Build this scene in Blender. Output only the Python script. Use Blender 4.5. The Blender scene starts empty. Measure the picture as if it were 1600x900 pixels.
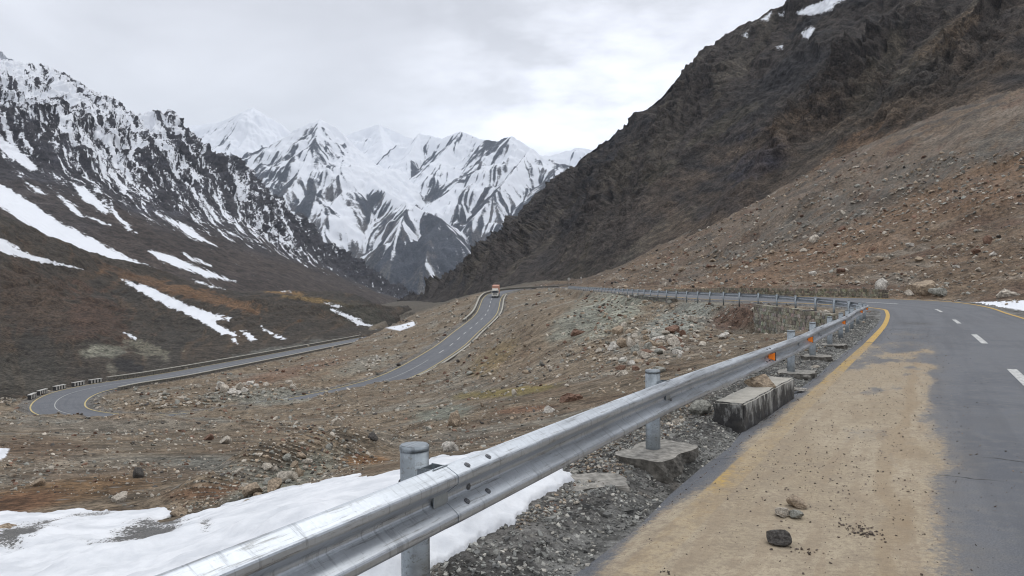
import bpy, bmesh, math, random
import numpy as np
from mathutils import Vector, Matrix

random.seed(7)
RNG = np.random.default_rng(7)
C = bpy.context.scene.collection
SC = bpy.context.scene

# ------------------------------------------------------------------ camera
F, U0, V0, ZC = 1210.0, 800.0, 450.0, 1.6        # focal length in photo pixels, principal point, eye height
cam_data = bpy.data.cameras.new('camera')
cam_data.sensor_width = 36.0
cam_data.lens = F / 1600 * 36
cam_data.clip_start = 0.05
cam_data.clip_end = 30000
cam = bpy.data.objects.new('camera', cam_data)
C.objects.link(cam)
cam.location = (0, 0, ZC)
cam.rotation_euler = (math.pi / 2, 0, 0)
SC.camera = cam

# ------------------------------------------------------------------ sky, sun, exposure
SUN_EL, SUN_AZ = 52.0, 35.0                      # azimuth east of the viewing direction (+Y)
world = bpy.data.worlds.new('World')
SC.world = world
world.use_nodes = True


def node(nt, typ, **kw):
    n = nt.nodes.new(typ)
    for k, v in kw.items():
        if k.startswith('in_'):
            key = k[3:]
            n.inputs[int(key) if key.isdigit() else key.replace('_', ' ')].default_value = v
        else:
            setattr(n, k, v)
    return n


def build_world():
    nt = world.node_tree
    nt.nodes.clear()
    L = nt.links.new
    out = node(nt, 'ShaderNodeOutputWorld')
    sky = node(nt, 'ShaderNodeTexSky', sky_type='NISHITA')
    sky.sun_disc = False
    sky.sun_elevation = math.radians(SUN_EL)
    sky.sun_rotation = math.radians(SUN_AZ)
    bg1 = node(nt, 'ShaderNodeBackground', in_Strength=0.10)
    L(sky.outputs[0], bg1.inputs[0])
    tc = node(nt, 'ShaderNodeTexCoord')
    sep = node(nt, 'ShaderNodeSeparateXYZ')
    L(tc.outputs['Generated'], sep.inputs[0])
    # overcast: brighter overhead than at the horizon, dim ground colour below it
    ramp = node(nt, 'ShaderNodeValToRGB')
    cr = ramp.color_ramp
    cr.interpolation = 'EASE'
    cr.elements[0].position = 0.0
    cr.elements[0].color = (0.16, 0.15, 0.14, 1)
    cr.elements[1].position = 1.0
    cr.elements[1].color = (1.50, 1.53, 1.58, 1)
    for p, c in ((0.485, (0.20, 0.19, 0.18, 1)), (0.50, (0.92, 0.94, 0.985, 1)), (0.58, (0.86, 0.885, 0.94, 1)),
                 (0.67, (0.78, 0.80, 0.86, 1)), (0.80, (1.1, 1.12, 1.16, 1))):
        e = cr.elements.new(p)
        e.color = c
    mr = node(nt, 'ShaderNodeMapRange', in_1=-1.0, in_2=1.0)
    L(sep.outputs[2], mr.inputs[0])
    L(mr.outputs[0], ramp.inputs[0])
    mp = node(nt, 'ShaderNodeMapping')
    mp.inputs['Scale'].default_value = (1.6, 1.6, 4.2)
    mp.inputs['Location'].default_value = (3.1, 0.4, 0.7)
    L(tc.outputs['Generated'], mp.inputs[0])
    n1 = node(nt, 'ShaderNodeTexNoise', in_Scale=1.5, in_Detail=7.0, in_Roughness=0.52, in_Distortion=0.5)
    L(mp.outputs[0], n1.inputs['Vector'])
    m1 = node(nt, 'ShaderNodeMapRange', in_1=0.30, in_2=0.72, in_3=0.80, in_4=1.13)
    L(n1.outputs[0], m1.inputs[0])
    # a brighter break in the cloud ahead, low and right of the far peaks
    vd = node(nt, 'ShaderNodeVectorMath', operation='DISTANCE')
    vd.inputs[1].default_value = (0.11, 0.965, 0.19)
    L(tc.outputs['Generated'], vd.inputs[0])
    m2 = node(nt, 'ShaderNodeMapRange', in_1=0.02, in_2=0.36, in_3=0.42, in_4=0.0)
    m2.interpolation_type = 'SMOOTHSTEP'
    L(vd.outputs['Value'], m2.inputs[0])
    add = node(nt, 'ShaderNodeMath', operation='ADD')
    L(m1.outputs[0], add.inputs[0])
    n2 = node(nt, 'ShaderNodeTexNoise', in_Scale=5.0, in_Detail=6.0, in_Roughness=0.55)
    L(mp.outputs[0], n2.inputs['Vector'])
    m3 = node(nt, 'ShaderNodeMapRange', in_1=0.36, in_2=0.62, in_3=0.1, in_4=1.3)
    L(n2.outputs[0], m3.inputs[0])
    mul = node(nt, 'ShaderNodeMath', operation='MULTIPLY')
    L(m2.outputs[0], mul.inputs[0])
    L(m3.outputs[0], mul.inputs[1])
    L(mul.outputs[0], add.inputs[1])
    sc = node(nt, 'ShaderNodeVectorMath', operation='SCALE')
    L(ramp.outputs[0], sc.inputs[0])
    L(add.outputs[0], sc.inputs['Scale'])
    bg2 = node(nt, 'ShaderNodeBackground', in_Strength=1.0)
    L(sc.outputs[0], bg2.inputs[0])
    mix = node(nt, 'ShaderNodeMixShader', in_0=0.94)
    L(bg1.outputs[0], mix.inputs[1])
    L(bg2.outputs[0], mix.inputs[2])
    L(mix.outputs[0], out.inputs[0])


build_world()
sun_d = bpy.data.lights.new('sun', 'SUN')
sun_d.energy = 0.8
sun_d.angle = math.radians(18)
sun_d.color = (1.0, 0.97, 0.92)
sun = bpy.data.objects.new('sun', sun_d)
C.objects.link(sun)
a, e = math.radians(SUN_AZ), math.radians(SUN_EL)
sun_dir = Vector((math.sin(a) * math.cos(e), math.cos(a) * math.cos(e), math.sin(e)))
sun.rotation_euler = sun_dir.to_track_quat('Z', 'Y').to_euler()
SC.view_settings.view_transform = 'Standard'
SC.view_settings.look = 'None'
SC.view_settings.exposure = 0.04
SC.view_settings.gamma = 1.0
SC.cycles.filter_width = 1.15
SC.cycles.max_bounces = 5
SC.cycles.diffuse_bounces = 3
SC.cycles.volume_bounces = 1


# ------------------------------------------------------------------ numeric helpers
def un(u, v, Y):
    """photo pixel + distance ahead -> point in the place"""
    u, v, Y = np.asarray(u, float), np.asarray(v, float), np.asarray(Y, float)
    return np.stack([(u - U0) / F * Y, Y, ZC - (v - V0) / F * Y], -1)


def _h(ix, iy, seed):
    h = (ix.astype(np.int64) * 374761393 + iy.astype(np.int64) * 668265263 + seed * 1442695041) & 0xFFFFFFFF
    h = ((h ^ (h >> 13)) * 1274126177) & 0xFFFFFFFF
    h = ((h ^ (h >> 16)) * 2246822519) & 0xFFFFFFFF
    return (h ^ (h >> 15)) & 0xFFFFFFFF


def pnoise(x, y, seed=0):
    """2-D gradient noise in about -1..1"""
    x, y = np.broadcast_arrays(np.asarray(x, float), np.asarray(y, float))
    x0, y0 = np.floor(x), np.floor(y)
    fx, fy = x - x0, y - y0
    ux, uy = fx * fx * fx * (fx * (fx * 6 - 15) + 10), fy * fy * fy * (fy * (fy * 6 - 15) + 10)
    ix, iy = x0.astype(np.int64), y0.astype(np.int64)

    def g(dx, dy):
        a = _h(ix + dx, iy + dy, seed) * (2 * math.pi / 4294967296.0)
        return np.cos(a) * (fx - dx) + np.sin(a) * (fy - dy)
    n0 = g(0, 0) + (g(1, 0) - g(0, 0)) * ux
    n1 = g(0, 1) + (g(1, 1) - g(0, 1)) * ux
    return (n0 + (n1 - n0) * uy) * 1.5


def fbm(x, y, oct=5, seed=0, gain=0.5, lac=2.03):
    s, a, f = 0.0, 1.0, 1.0
    for i in range(oct):
        s = s + a * pnoise(x * f + 17.3 * i, y * f - 9.1 * i, seed + i)
        a *= gain
        f *= lac
    return s


def ridged(x, y, oct=5, seed=0, gain=0.5, lac=2.03):
    s, a, f = 0.0, 1.0, 1.0
    for i in range(oct):
        s = s + a * (1 - 2 * np.abs(pnoise(x * f + 31.7 * i, y * f + 5.3 * i, seed + i)))
        a *= gain
        f *= lac
    return s


def sstep(a, b, x):
    t = np.clip((x - a) / (b - a), 0, 1)
    return t * t * (3 - 2 * t)


def poly_sd(u, v, poly):
    """signed distance to a closed outline, positive inside"""
    P = np.array(poly, float)
    d = np.full(u.shape, 1e18)
    inside = np.zeros(u.shape, bool)
    n = len(P)
    for i in range(n):
        ax, ay = P[i]
        bx, by = P[(i + 1) % n]
        ex, ey = bx - ax, by - ay
        wx, wy = u - ax, v - ay
        t = np.clip((wx * ex + wy * ey) / (ex * ex + ey * ey + 1e-12), 0, 1)
        d = np.minimum(d, (wx - ex * t) ** 2 + (wy - ey * t) ** 2)
        c = ((ay <= v) & (by > v)) | ((by <= v) & (ay > v))
        with np.errstate(divide='ignore', invalid='ignore'):
            xx = ax + (v - ay) / (by - ay) * ex
        inside ^= c & (u < xx)
    d = np.sqrt(d)
    return np.where(inside, d, -d)


def blob(u, v, cu, cv, ru, rv, rot=0.0):
    c, s = math.cos(math.radians(rot)), math.sin(math.radians(rot))
    x, y = (u - cu) * c + (v - cv) * s, -(u - cu) * s + (v - cv) * c
    return np.exp(-((x / ru) ** 2 + (y / rv) ** 2))


def catmull(pts, n_per=12):
    P = np.array(pts, float)
    P = np.vstack([2 * P[0] - P[1], P, 2 * P[-1] - P[-2]])
    out = []
    for i in range(1, len(P) - 2):
        p0, p1, p2, p3 = P[i - 1], P[i], P[i + 1], P[i + 2]
        t = np.linspace(0, 1, n_per, endpoint=False)[:, None]
        # centripetal tangents, so uneven spacing does not overshoot
        d1 = np.linalg.norm(p1 - p0) ** .5 + 1e-9
        d2 = np.linalg.norm(p2 - p1) ** .5 + 1e-9
        d3 = np.linalg.norm(p3 - p2) ** .5 + 1e-9
        m1 = (p2 - p1) + d2 * ((p1 - p0) / d1 - (p2 - p0) / (d1 + d2))
        m2 = (p2 - p1) + d2 * ((p3 - p2) / d3 - (p3 - p1) / (d2 + d3))
        out.append((2 * t**3 - 3 * t**2 + 1) * p1 + (t**3 - 2 * t**2 + t) * m1 + (-2 * t**3 + 3 * t**2) * p2 + (t**3 - t**2) * m2)
    out.append(P[-2][None])
    return np.vstack(out)


def resample(P, step):
    d = np.r_[0, np.cumsum(np.linalg.norm(np.diff(P[:, :2], axis=0), axis=1))]
    n = max(2, int(d[-1] / step) + 1)
    s = np.linspace(0, d[-1], n)
    return np.stack([np.interp(s, d, P[:, k]) for k in range(P.shape[1])], 1), s


# ------------------------------------------------------------------ object helpers
def mesh_np(name, co, faces, mat=None, attrs=None, smooth=True, parent=None):
    """co (N,3), faces (M,3|4) arrays -> one mesh object"""
    co = np.ascontiguousarray(co, np.float32)
    faces = np.ascontiguousarray(faces, np.int32)
    me = bpy.data.meshes.new(name)
    k = faces.shape[1]
    me.vertices.add(len(co))
    me.vertices.foreach_set('co', co.ravel())
    me.loops.add(faces.size)
    me.loops.foreach_set('vertex_index', faces.ravel())
    me.polygons.add(len(faces))
    me.polygons.foreach_set('loop_start', np.arange(0, faces.size, k, dtype=np.int32))
    me.polygons.foreach_set('use_smooth', np.full(len(faces), smooth, bool))
    me.update(calc_edges=True)
    for an, av in (attrs or {}).items():
        av = np.asarray(av, np.float32)
        if av.ndim == 2:
            at = me.attributes.new(an, 'FLOAT_COLOR', 'POINT')
            if av.shape[1] == 3:
                av = np.c_[av, np.ones(len(av), np.float32)]
            at.data.foreach_set('color', np.ascontiguousarray(av, np.float32).ravel())
        else:
            at = me.attributes.new(an, 'FLOAT', 'POINT')
            at.data.foreach_set('value', np.ascontiguousarray(av))
    if mat:
        me.materials.append(mat)
    o = bpy.data.objects.new(name, me)
    C.objects.link(o)
    if parent:
        o.parent = parent
    return o


def grid_faces(nr, nc):
    i = np.arange(nr - 1)[:, None] * nc + np.arange(nc - 1)[None]
    i = i.ravel()
    return np.stack([i, i + 1, i + nc + 1, i + nc], 1)


def tag(o, label=None, cat=None, group=None, kind=None):
    if label:
        o['label'] = label
    if cat:
        o['category'] = cat
    if group:
        o['group'] = group
    if kind:
        o['kind'] = kind
    return o


def empty(name, loc=(0, 0, 0), rz=0.0, parent=None):
    o = bpy.data.objects.new(name, None)
    o.empty_display_size = 0.2
    o.location = loc
    o.rotation_euler = (0, 0, rz)
    C.objects.link(o)
    if parent:
        o.parent = parent
    return o


def bm_obj(name, bm, mat, parent=None, smooth=False):
    me = bpy.data.meshes.new(name)
    bmesh.ops.recalc_face_normals(bm, faces=bm.faces)
    bm.to_mesh(me)
    bm.free()
    if smooth:
        for p in me.polygons:
            p.use_smooth = True
    me.materials.append(mat)
    o = bpy.data.objects.new(name, me)
    C.objects.link(o)
    if parent:
        o.parent = parent
    return o


def add_box(bm, c, size, rot=None, bevel=0.0):
    m = Matrix.Translation(c) @ (rot or Matrix.Identity(4)) @ Matrix.Diagonal((*size, 1))
    r = bmesh.ops.create_cube(bm, size=1.0, matrix=m)
    if bevel:
        es = list({e for v in r['verts'] for e in v.link_edges})
        bmesh.ops.bevel(bm, geom=es, offset=bevel, segments=2, affect='EDGES')
    return r


def add_cyl(bm, c, r, h, seg=20, rot=None, r2=None):
    m = Matrix.Translation(c) @ (rot or Matrix.Identity(4))
    return bmesh.ops.create_cone(bm, cap_ends=True, segments=seg, radius1=r, radius2=r if r2 is None else r2, depth=h, matrix=m)


RX90 = Matrix.Rotation(math.pi / 2, 4, 'X')
RY90 = Matrix.Rotation(math.pi / 2, 4, 'Y')


# ------------------------------------------------------------------ materials
def new_mat(name):
    m = bpy.data.materials.new(name)
    m.use_nodes = True
    nt = m.node_tree
    nt.nodes.clear()
    out = node(nt, 'ShaderNodeOutputMaterial')
    p = node(nt, 'ShaderNodeBsdfPrincipled')
    p.inputs['Specular IOR Level'].default_value = 0.25
    nt.links.new(p.outputs[0], out.inputs[0])
    return m, nt, p


def mixc(nt, fac, a, b, mode='MIX'):
    n = node(nt, 'ShaderNodeMix', data_type='RGBA', blend_type=mode)
    for sock, val in ((n.inputs[0], fac), (n.inputs[6], a), (n.inputs[7], b)):
        if hasattr(val, 'links'):
            nt.links.new(val, sock)
        else:
            sock.default_value = val if not isinstance(val, tuple) or len(val) == 4 else (*val, 1)
    return n.outputs[2]


def noise(nt, vec, scale, detail=6.0, rough=0.6, dist=0.0):
    n = node(nt, 'ShaderNodeTexNoise', in_Scale=scale, in_Detail=detail, in_Roughness=rough, in_Distortion=dist)
    if vec is not None:
        nt.links.new(vec, n.inputs['Vector'])
    return n.outputs[0]


def mrange(nt, x, a, b, c=0.0, d=1.0, smooth=False):
    n = node(nt, 'ShaderNodeMapRange', in_1=a, in_2=b, in_3=c, in_4=d)
    if smooth:
        n.interpolation_type = 'SMOOTHSTEP'
    nt.links.new(x, n.inputs[0])
    return n.outputs[0]


def math_n(nt, op, a, b):
    n = node(nt, 'ShaderNodeMath', operation=op)
    for s, v in zip(n.inputs, (a, b)):
        if hasattr(v, 'links'):
            nt.links.new(v, s)
        else:
            s.default_value = v
    return n.outputs[0]


def bump(nt, p, h, strength, dist):
    b = node(nt, 'ShaderNodeBump', in_Strength=strength, in_Distance=dist)
    nt.links.new(h, b.inputs['Height'])
    nt.links.new(b.outputs[0], p.inputs['Normal'])
    return b


def attr(nt, name, out='Fac'):
    n = node(nt, 'ShaderNodeAttribute', attribute_name=name)
    return n.outputs[out]


SNOW = (0.72, 0.74, 0.785)


def ground_mat(name, fine, speck=0.0, bump_d=0.1, snow_noise=0.6, rough=0.95, speck_scale=3.0, var=(0.55, 1.5), aniso=None, grain=0.0, soft=0.08):
    """earth and rock: painted base colour x noise at every scale, pale pebbles, snow where the snow field says"""
    m, nt, p = new_mat(name)
    L = nt.links.new
    geo = node(nt, 'ShaderNodeNewGeometry')
    pos = geo.outputs['Position']
    if aniso:
        mp = node(nt, 'ShaderNodeMapping')
        mp.inputs['Scale'].default_value = aniso
        L(pos, mp.inputs[0])
        pos = mp.outputs[0]
    col = attr(nt, 'col', 'Color')
    n1 = noise(nt, pos, fine, 12.0, 0.68)
    n2 = noise(nt, pos, fine * 0.13, 6.0, 0.6)
    f1 = mrange(nt, n1, 0.38, 0.62, var[0], var[1])
    f2 = mrange(nt, n2, 0.36, 0.64, 0.78, 1.22)
    f = math_n(nt, 'MULTIPLY', f1, f2)
    if grain:
        n3 = noise(nt, pos, grain, 5.0, 0.75)
        f = math_n(nt, 'MULTIPLY', f, mrange(nt, n3, 0.40, 0.60, 0.5, 1.55))
        n1 = math_n(nt, 'ADD', n1, math_n(nt, 'MULTIPLY', n3, 0.5))
    sc = node(nt, 'ShaderNodeVectorMath', operation='SCALE')
    L(col, sc.inputs[0])
    L(f, sc.inputs['Scale'])
    c = sc.outputs[0]
    h = n1
    if speck:
        vo = node(nt, 'ShaderNodeTexVoronoi', in_Scale=speck_scale, in_Randomness=1.0)
        L(pos, vo.inputs['Vector'])
        sm = mrange(nt, vo.outputs['Distance'], 0.12, 0.34, 1.0, 0.0, True)
        sepc = node(nt, 'ShaderNodeSeparateColor')
        L(vo.outputs['Color'], sepc.inputs[0])
        pick = mrange(nt, sepc.outputs[0], 0.62, 0.8)
        k = math_n(nt, 'MULTIPLY', math_n(nt, 'MULTIPLY', sm, pick), speck)
        pc = mixc(nt, sepc.outputs[1], (0.30, 0.27, 0.235), (0.13, 0.115, 0.10))
        c = mixc(nt, k, c, pc)
        h = math_n(nt, 'ADD', n1, math_n(nt, 'MULTIPLY', k, 0.5))
    s = attr(nt, 'snow')
    sn = noise(nt, pos, fine * 2.2, 10.0, 0.75)
    s2 = math_n(nt, 'ADD', s, mrange(nt, sn, 0.25, 0.75, -snow_noise, snow_noise))
    fac = mrange(nt, s2, -soft, soft, 0, 1, True)
    c = mixc(nt, fac, c, SNOW)
    L(c, p.inputs['Base Color'])
    p.inputs['Roughness'].default_value = rough
    b = bump(nt, p, h, 0.75, bump_d)
    inv = mrange(nt, fac, 0, 1, 0.75, 0.08)
    L(inv, b.inputs['Strength'])
    return m


def rgb(r, g, b):
    """sRGB 0-255 -> linear"""
    f = lambda c: ((c / 255 + 0.055) / 1.055) ** 2.4 if c > 10 else c / 255 / 12.92
    return np.array([f(r), f(g), f(b)])


# ------------------------------------------------------------------ the road's line (one road: past the camera, round the bend, down to the valley)
ROAD_PTS = [(-9.4, -21, 0), (-1.45, -6, 0), (3.87, 4, 0), (8.96, 13.6, 0), (14.3, 23.6, 0.0), (20.0, 34.6, 0.0), (25.1, 45, 0.12),
            (28.1, 52, 0.25), (29.3, 58, 0.36), (28.6, 65, 0.45), (26.5, 75, 0.5), (24.2, 88, 0.55), (21.8, 112, 0.72), (20.5, 150, 0.98),
            (20.3, 190, 1.22), (21, 240, 1.6), (21.5, 290, 1.85), (19.5, 318, 1.85), (12, 334, 1.65), (2, 335, 0.9), (-4.6, 320, -0.4),
            (-7.1, 285, -1.9), (-8.1, 240, -6.6), (-12.1, 200, -10.0), (-15.0, 172, -12.1), (-21.3, 143, -14.7), (-26.6, 132, -15.5),
            (-33, 123, -16.1), (-41, 115.5, -16.6), (-50, 110, -16.9), (-59, 111, -17.0), (-67.5, 116, -16.95), (-73.6, 125, -16.8), (-76.2, 134, -16.6),
            (-75.8, 144, -16.6), (-71.8, 160, -16.8), (-67.8, 205, -17.5), (-64.5, 260, -18.4), (-60, 330, -19.4), (-62, 420, -21.5), (-75, 520, -25)]
ROAD, ROAD_S = resample(catmull(ROAD_PTS, 14), 1.0)
_t = np.gradient(ROAD[:, :2], axis=0)
ROAD_T = _t / np.linalg.norm(_t, axis=1, keepdims=True)
ROAD_N = np.stack([ROAD_T[:, 1], -ROAD_T[:, 0]], 1)      # to the right of travel
ROAD_Y = ROAD[:, 1]
i_far = int(np.argmax(ROAD[:, 1] * (ROAD_S < 420)))      # top of the far turn: before it the upper road, after it the way down
S_TRUCK = ROAD_S[i_far]
upper = ROAD_S < S_TRUCK
SUPER = np.where(upper, 0.07 * sstep(44, 60, ROAD_Y) * (1 - sstep(85, 120, ROAD_Y)), 0.0)
i_hair = int(np.argmin(np.where(ROAD_S > S_TRUCK, ROAD[:, 0], 1e9)))
hair = np.exp(-((ROAD_S - ROAD_S[i_hair]) / 24.0) ** 2)
HALF_L = np.where(upper, 3.3, 3.5 + 1.3 * sstep(i_hair - 14, i_hair + 26, np.arange(len(ROAD))))
HALF_R = np.where(upper, 3.45, 3.5 + 1.5 * hair)          # right of travel is the inside of the lower hairpin

RAIL_PTS = [(-4.15, -3.5, 0.0), (-2.3, 0.1, 0.03), (-0.477, 3.75, 0.02), (1.35, 7.4, 0), (3.28, 10.9, 0.0), (5.15, 14.3, 0), (6.87, 17.7, 0), (8.7, 21.2, 0), (10.4, 24.5, 0), (11.95, 27.6, 0),
            (13.6, 31, 0), (15.4, 34.5, 0), (16.85, 37.4, 0), (18.2, 40.0, 0.0), (18.95, 42.2, 0.02), (19.4, 44.6, 0.08), (19.55, 47, 0.14), (19.6, 50, 0.22), (19.6, 53.5, 0.28),
            (19.6, 57.3, 0.34), (19.5, 61.3, 0.39), (19.2, 65.4, 0.42), (18.95, 69.4, 0.45), (18.75, 73.4, 0.46), (18.55, 77.4, 0.475), (18.35, 81.4, 0.49), (18.1, 85.4, 0.5), (17.85, 89.4, 0.53), (17.6, 93.4, 0.56)]
y = 93.4
while y < 214:
    y += 4
    RAIL_PTS.append((float(np.interp(y, [93, 112, 150, 190, 214], [17.6, 16.9, 16.2, 15.9, 15.9])), y,
                     float(np.interp(y, [93, 112, 150, 180, 214], [0.56, 0.7, 0.95, 1.15, 1.35]))))
RAIL = catmull(RAIL_PTS, 8)


def road_near(X, Y):
    """nearest road sample index and signed lateral offset (right positive) for points"""
    P = np.stack([X.ravel(), Y.ravel()], 1)
    idx = np.zeros(len(P), np.int64)
    co = np.arange(0, len(ROAD), 6)
    for s in range(0, len(P), 40000):
        q = P[s:s + 40000]
        d = (q[:, None, 0] - ROAD[None, co, 0]) ** 2 + (q[:, None, 1] - ROAD[None, co, 1]) ** 2
        k = co[np.argmin(d, 1)]
        w = np.clip(k[:, None] + np.arange(-6, 7)[None], 0, len(ROAD) - 1)
        d = (q[:, None, 0] - ROAD[w, 0]) ** 2 + (q[:, None, 1] - ROAD[w, 1]) ** 2
        idx[s:s + 40000] = w[np.arange(len(q)), np.argmin(d, 1)]
    dx = P - ROAD[idx, :2]
    lat = (dx * ROAD_N[idx]).sum(1)
    lon = (dx * ROAD_T[idx]).sum(1)
    dist = np.hypot(dx[:, 0], dx[:, 1])
    lat = np.where(np.abs(lon) > 2.0, np.sign(lat) * dist, lat)
    return idx.reshape(X.shape), lat.reshape(X.shape), (ROAD[idx, 2] + 0 * lat).reshape(X.shape)


# rail's lateral distance from the road centre, per road sample (upper road)
RAIL_LAT = np.full(len(ROAD), 4.1)
for i in range(len(ROAD)):
    if ROAD_S[i] < S_TRUCK and ROAD_Y[i] < 214:
        d = np.hypot(RAIL[:, 0] - ROAD[i, 0], RAIL[:, 1] - ROAD[i, 1])
        RAIL_LAT[i] = d.min()

# ------------------------------------------------------------------ the ground: control heights joined by a thin-plate surface
CTRL = [  # (u, v, distance)
    (0, 900, 7), (200, 900, 5.4), (560, 850, 4.9), (440, 765, 9.5), (0, 800, 10.5), (700, 715, 8.3), (-300, 900, 8), (-300, 800, 12), (250, 820, 8.6),
    (0, 700, 22), (400, 700, 20), (220, 750, 14), (700, 650, 25), (850, 650, 20), (950, 655, 15), (800, 690, 13.5), (600, 720, 14), (-300, 700, 25), (-700, 700, 30),
    (930, 735, 7.6), (1010, 690, 9.3), (1075, 640, 12), (1120, 590, 18), (1190, 560, 22), (1230, 530, 28),
    (300, 680, 60 * .62), (600, 680, 27), (0, 680, 34), (800, 600, 55), (900, 580, 48), (1000, 560, 42), (1080, 555, 31), (1150, 540, 35), (1220, 520, 42),
    (1190, 522, 58), (1120, 500, 66), (1060, 485, 82), (1000, 520, 60), (980, 472, 112), (900, 480, 118), (900, 462, 185), (1020, 485, 88), (940, 500, 85),
    (870, 462, 215), (840, 470, 215), (815, 463, 290), (850, 457, 300), (850, 520, 105), (800, 520, 130), (800, 490, 190), (790, 500, 192), (740, 560, 137), (690, 600, 115),
    (640, 601, 114), (560, 613, 114), (500, 622, 111), (400, 637, 106.5), (300, 648, 102.5), (200, 655, 99.5), (90, 654, 101), (0, 640, 112), (-120, 640, 115), (-400, 640, 130), (-800, 640, 140),
    (300, 660, 72), (600, 640, 66), (100, 668, 66), (750, 620, 62), (450, 655, 72),
    (400, 604, 135), (300, 618, 127), (220, 622, 125), (500, 583, 155), (560, 572, 165), (600, 550, 190), (640, 530, 230), (680, 500, 265), (700, 480, 320), (735, 462, 325),
    (560, 522, 350), (600, 505, 430), (640, 490, 520), (640, 475, 900), (660, 466, 1400), (670, 462, 2500), (700, 470, 520), (760, 455, 480), (800, 448, 480), (860, 446, 420),
    (800, 460, 900), (400, 520, 600), (200, 560, 400), (0, 590, 300), (-500, 590, 320), (-700, 600, 600),
    (1600, 445, 70), (1600, 385, 100), (1600, 290, 150), (1600, 178, 205), (1450, 443, 84), (1400, 385, 140), (1400, 310, 190), (1400, 245, 240),
    (1270, 442, 105), (1200, 443, 130), (1200, 390, 205), (1200, 335, 270), (1100, 442, 180), (1090, 415, 260), (1000, 438, 250), (1000, 408, 335), (940, 436, 330), (930, 440, 400),
    (2000, 440, 60), (2000, 380, 85), (2000, 230, 140), (2300, 60, 190), (2400, 420, 60), (1700, 130, 260), (1300, 260, 330), (1050, 370, 480), (2000, 600, 12), (2000, 480, 40), (1600, 478, 57),
    (1500, 462, 72), (1750, 470, 52), (2400, 1200, 2.5), (1500, 900, 4.3), (1200, 900, 4.3), (1500, 600, 12.9), (1300, 600, 12.9), (1450, 520, 27.6), (1600, 520, 27.6),
    (-300, 1500, 2.2), (400, 1500, 1.9), (1200, 1500, 1.85), (2000, 1500, 1.85), (100, 1200, 2.7),
]
CP = np.array(CTRL, float)
CXY = np.stack([CP[:, 0] / 420.0, np.log(CP[:, 2]) * 1.5], 1)
CVAL = CP[:, 1] - (V0 + (ZC + 0.1) * F / CP[:, 2])       # offset from a level plain just under the road


def _phi(d2):
    return np.where(d2 > 1e-12, 0.5 * d2 * np.log(d2 + 1e-20), 0)


def tps_fit():
    n = len(CXY)
    d2 = ((CXY[:, None] - CXY[None]) ** 2).sum(-1)
    K = _phi(d2) + np.eye(n) * 0.004
    P = np.c_[np.ones(n), CXY]
    A = np.zeros((n + 3, n + 3))
    A[:n, :n], A[:n, n:], A[n:, :n] = K, P, P.T
    return np.linalg.solve(A, np.r_[CVAL, 0, 0, 0])


TPS_W = tps_fit()


def tps(u, Y):
    q = np.stack([u.ravel() / 420.0, np.log(Y.ravel()) * 1.5], 1)
    out = np.empty(len(q))
    for s in range(0, len(q), 60000):
        b = q[s:s + 60000]
        d2 = (b[:, None, 0] - CXY[None, :, 0]) ** 2 + (b[:, None, 1] - CXY[None, :, 1]) ** 2
        out[s:s + 60000] = _phi(d2) @ TPS_W[:-3] + TPS_W[-3] + b @ TPS_W[-2:]
    v = out.reshape(u.shape) + (V0 + (ZC + 0.1) * F / Y)
    return ZC - (v - V0) / F * Y


GU = np.r_[np.linspace(-1000, -70, 60, endpoint=False), np.arange(-70, 1671, 1.75), np.linspace(1680, 2600, 60)]
GY = np.r_[np.exp(np.arange(math.log(1.6), math.log(420), 0.0115)), np.exp(np.arange(math.log(421), math.log(3000), 0.03))]
UU, YY = np.meshgrid(GU, GY)
XX = (UU - U0) / F * YY
ZZ = tps(UU, YY)
IDX, LAT, RZ = road_near(XX, YY)
S_AT = ROAD_S[IDX]
up = S_AT < S_TRUCK

HEAPS = [(-4.35, 10.9, 0.5, 0.26), (-4.0, 12.0, 0.7, 0.50), (-3.5, 13.2, 0.85, 0.66), (-3.25, 14.8, 0.9, 0.66), (-3.1, 16.6, 1.0, 0.5),
         (-14, 42, 3.5, 0.6), (-30, 62, 5, 0.9), (4, 62, 5, 0.8), (10, 66, 4, 0.9), (-2, 88, 6, 1.2), (8, 92, 6, 1.0)]


DENTS = [(1.72, 6.75, 0.42, -0.13), (1.2, 6.55, .4, -.12), (3.05, 8.75, .5, -.06)]


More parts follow.
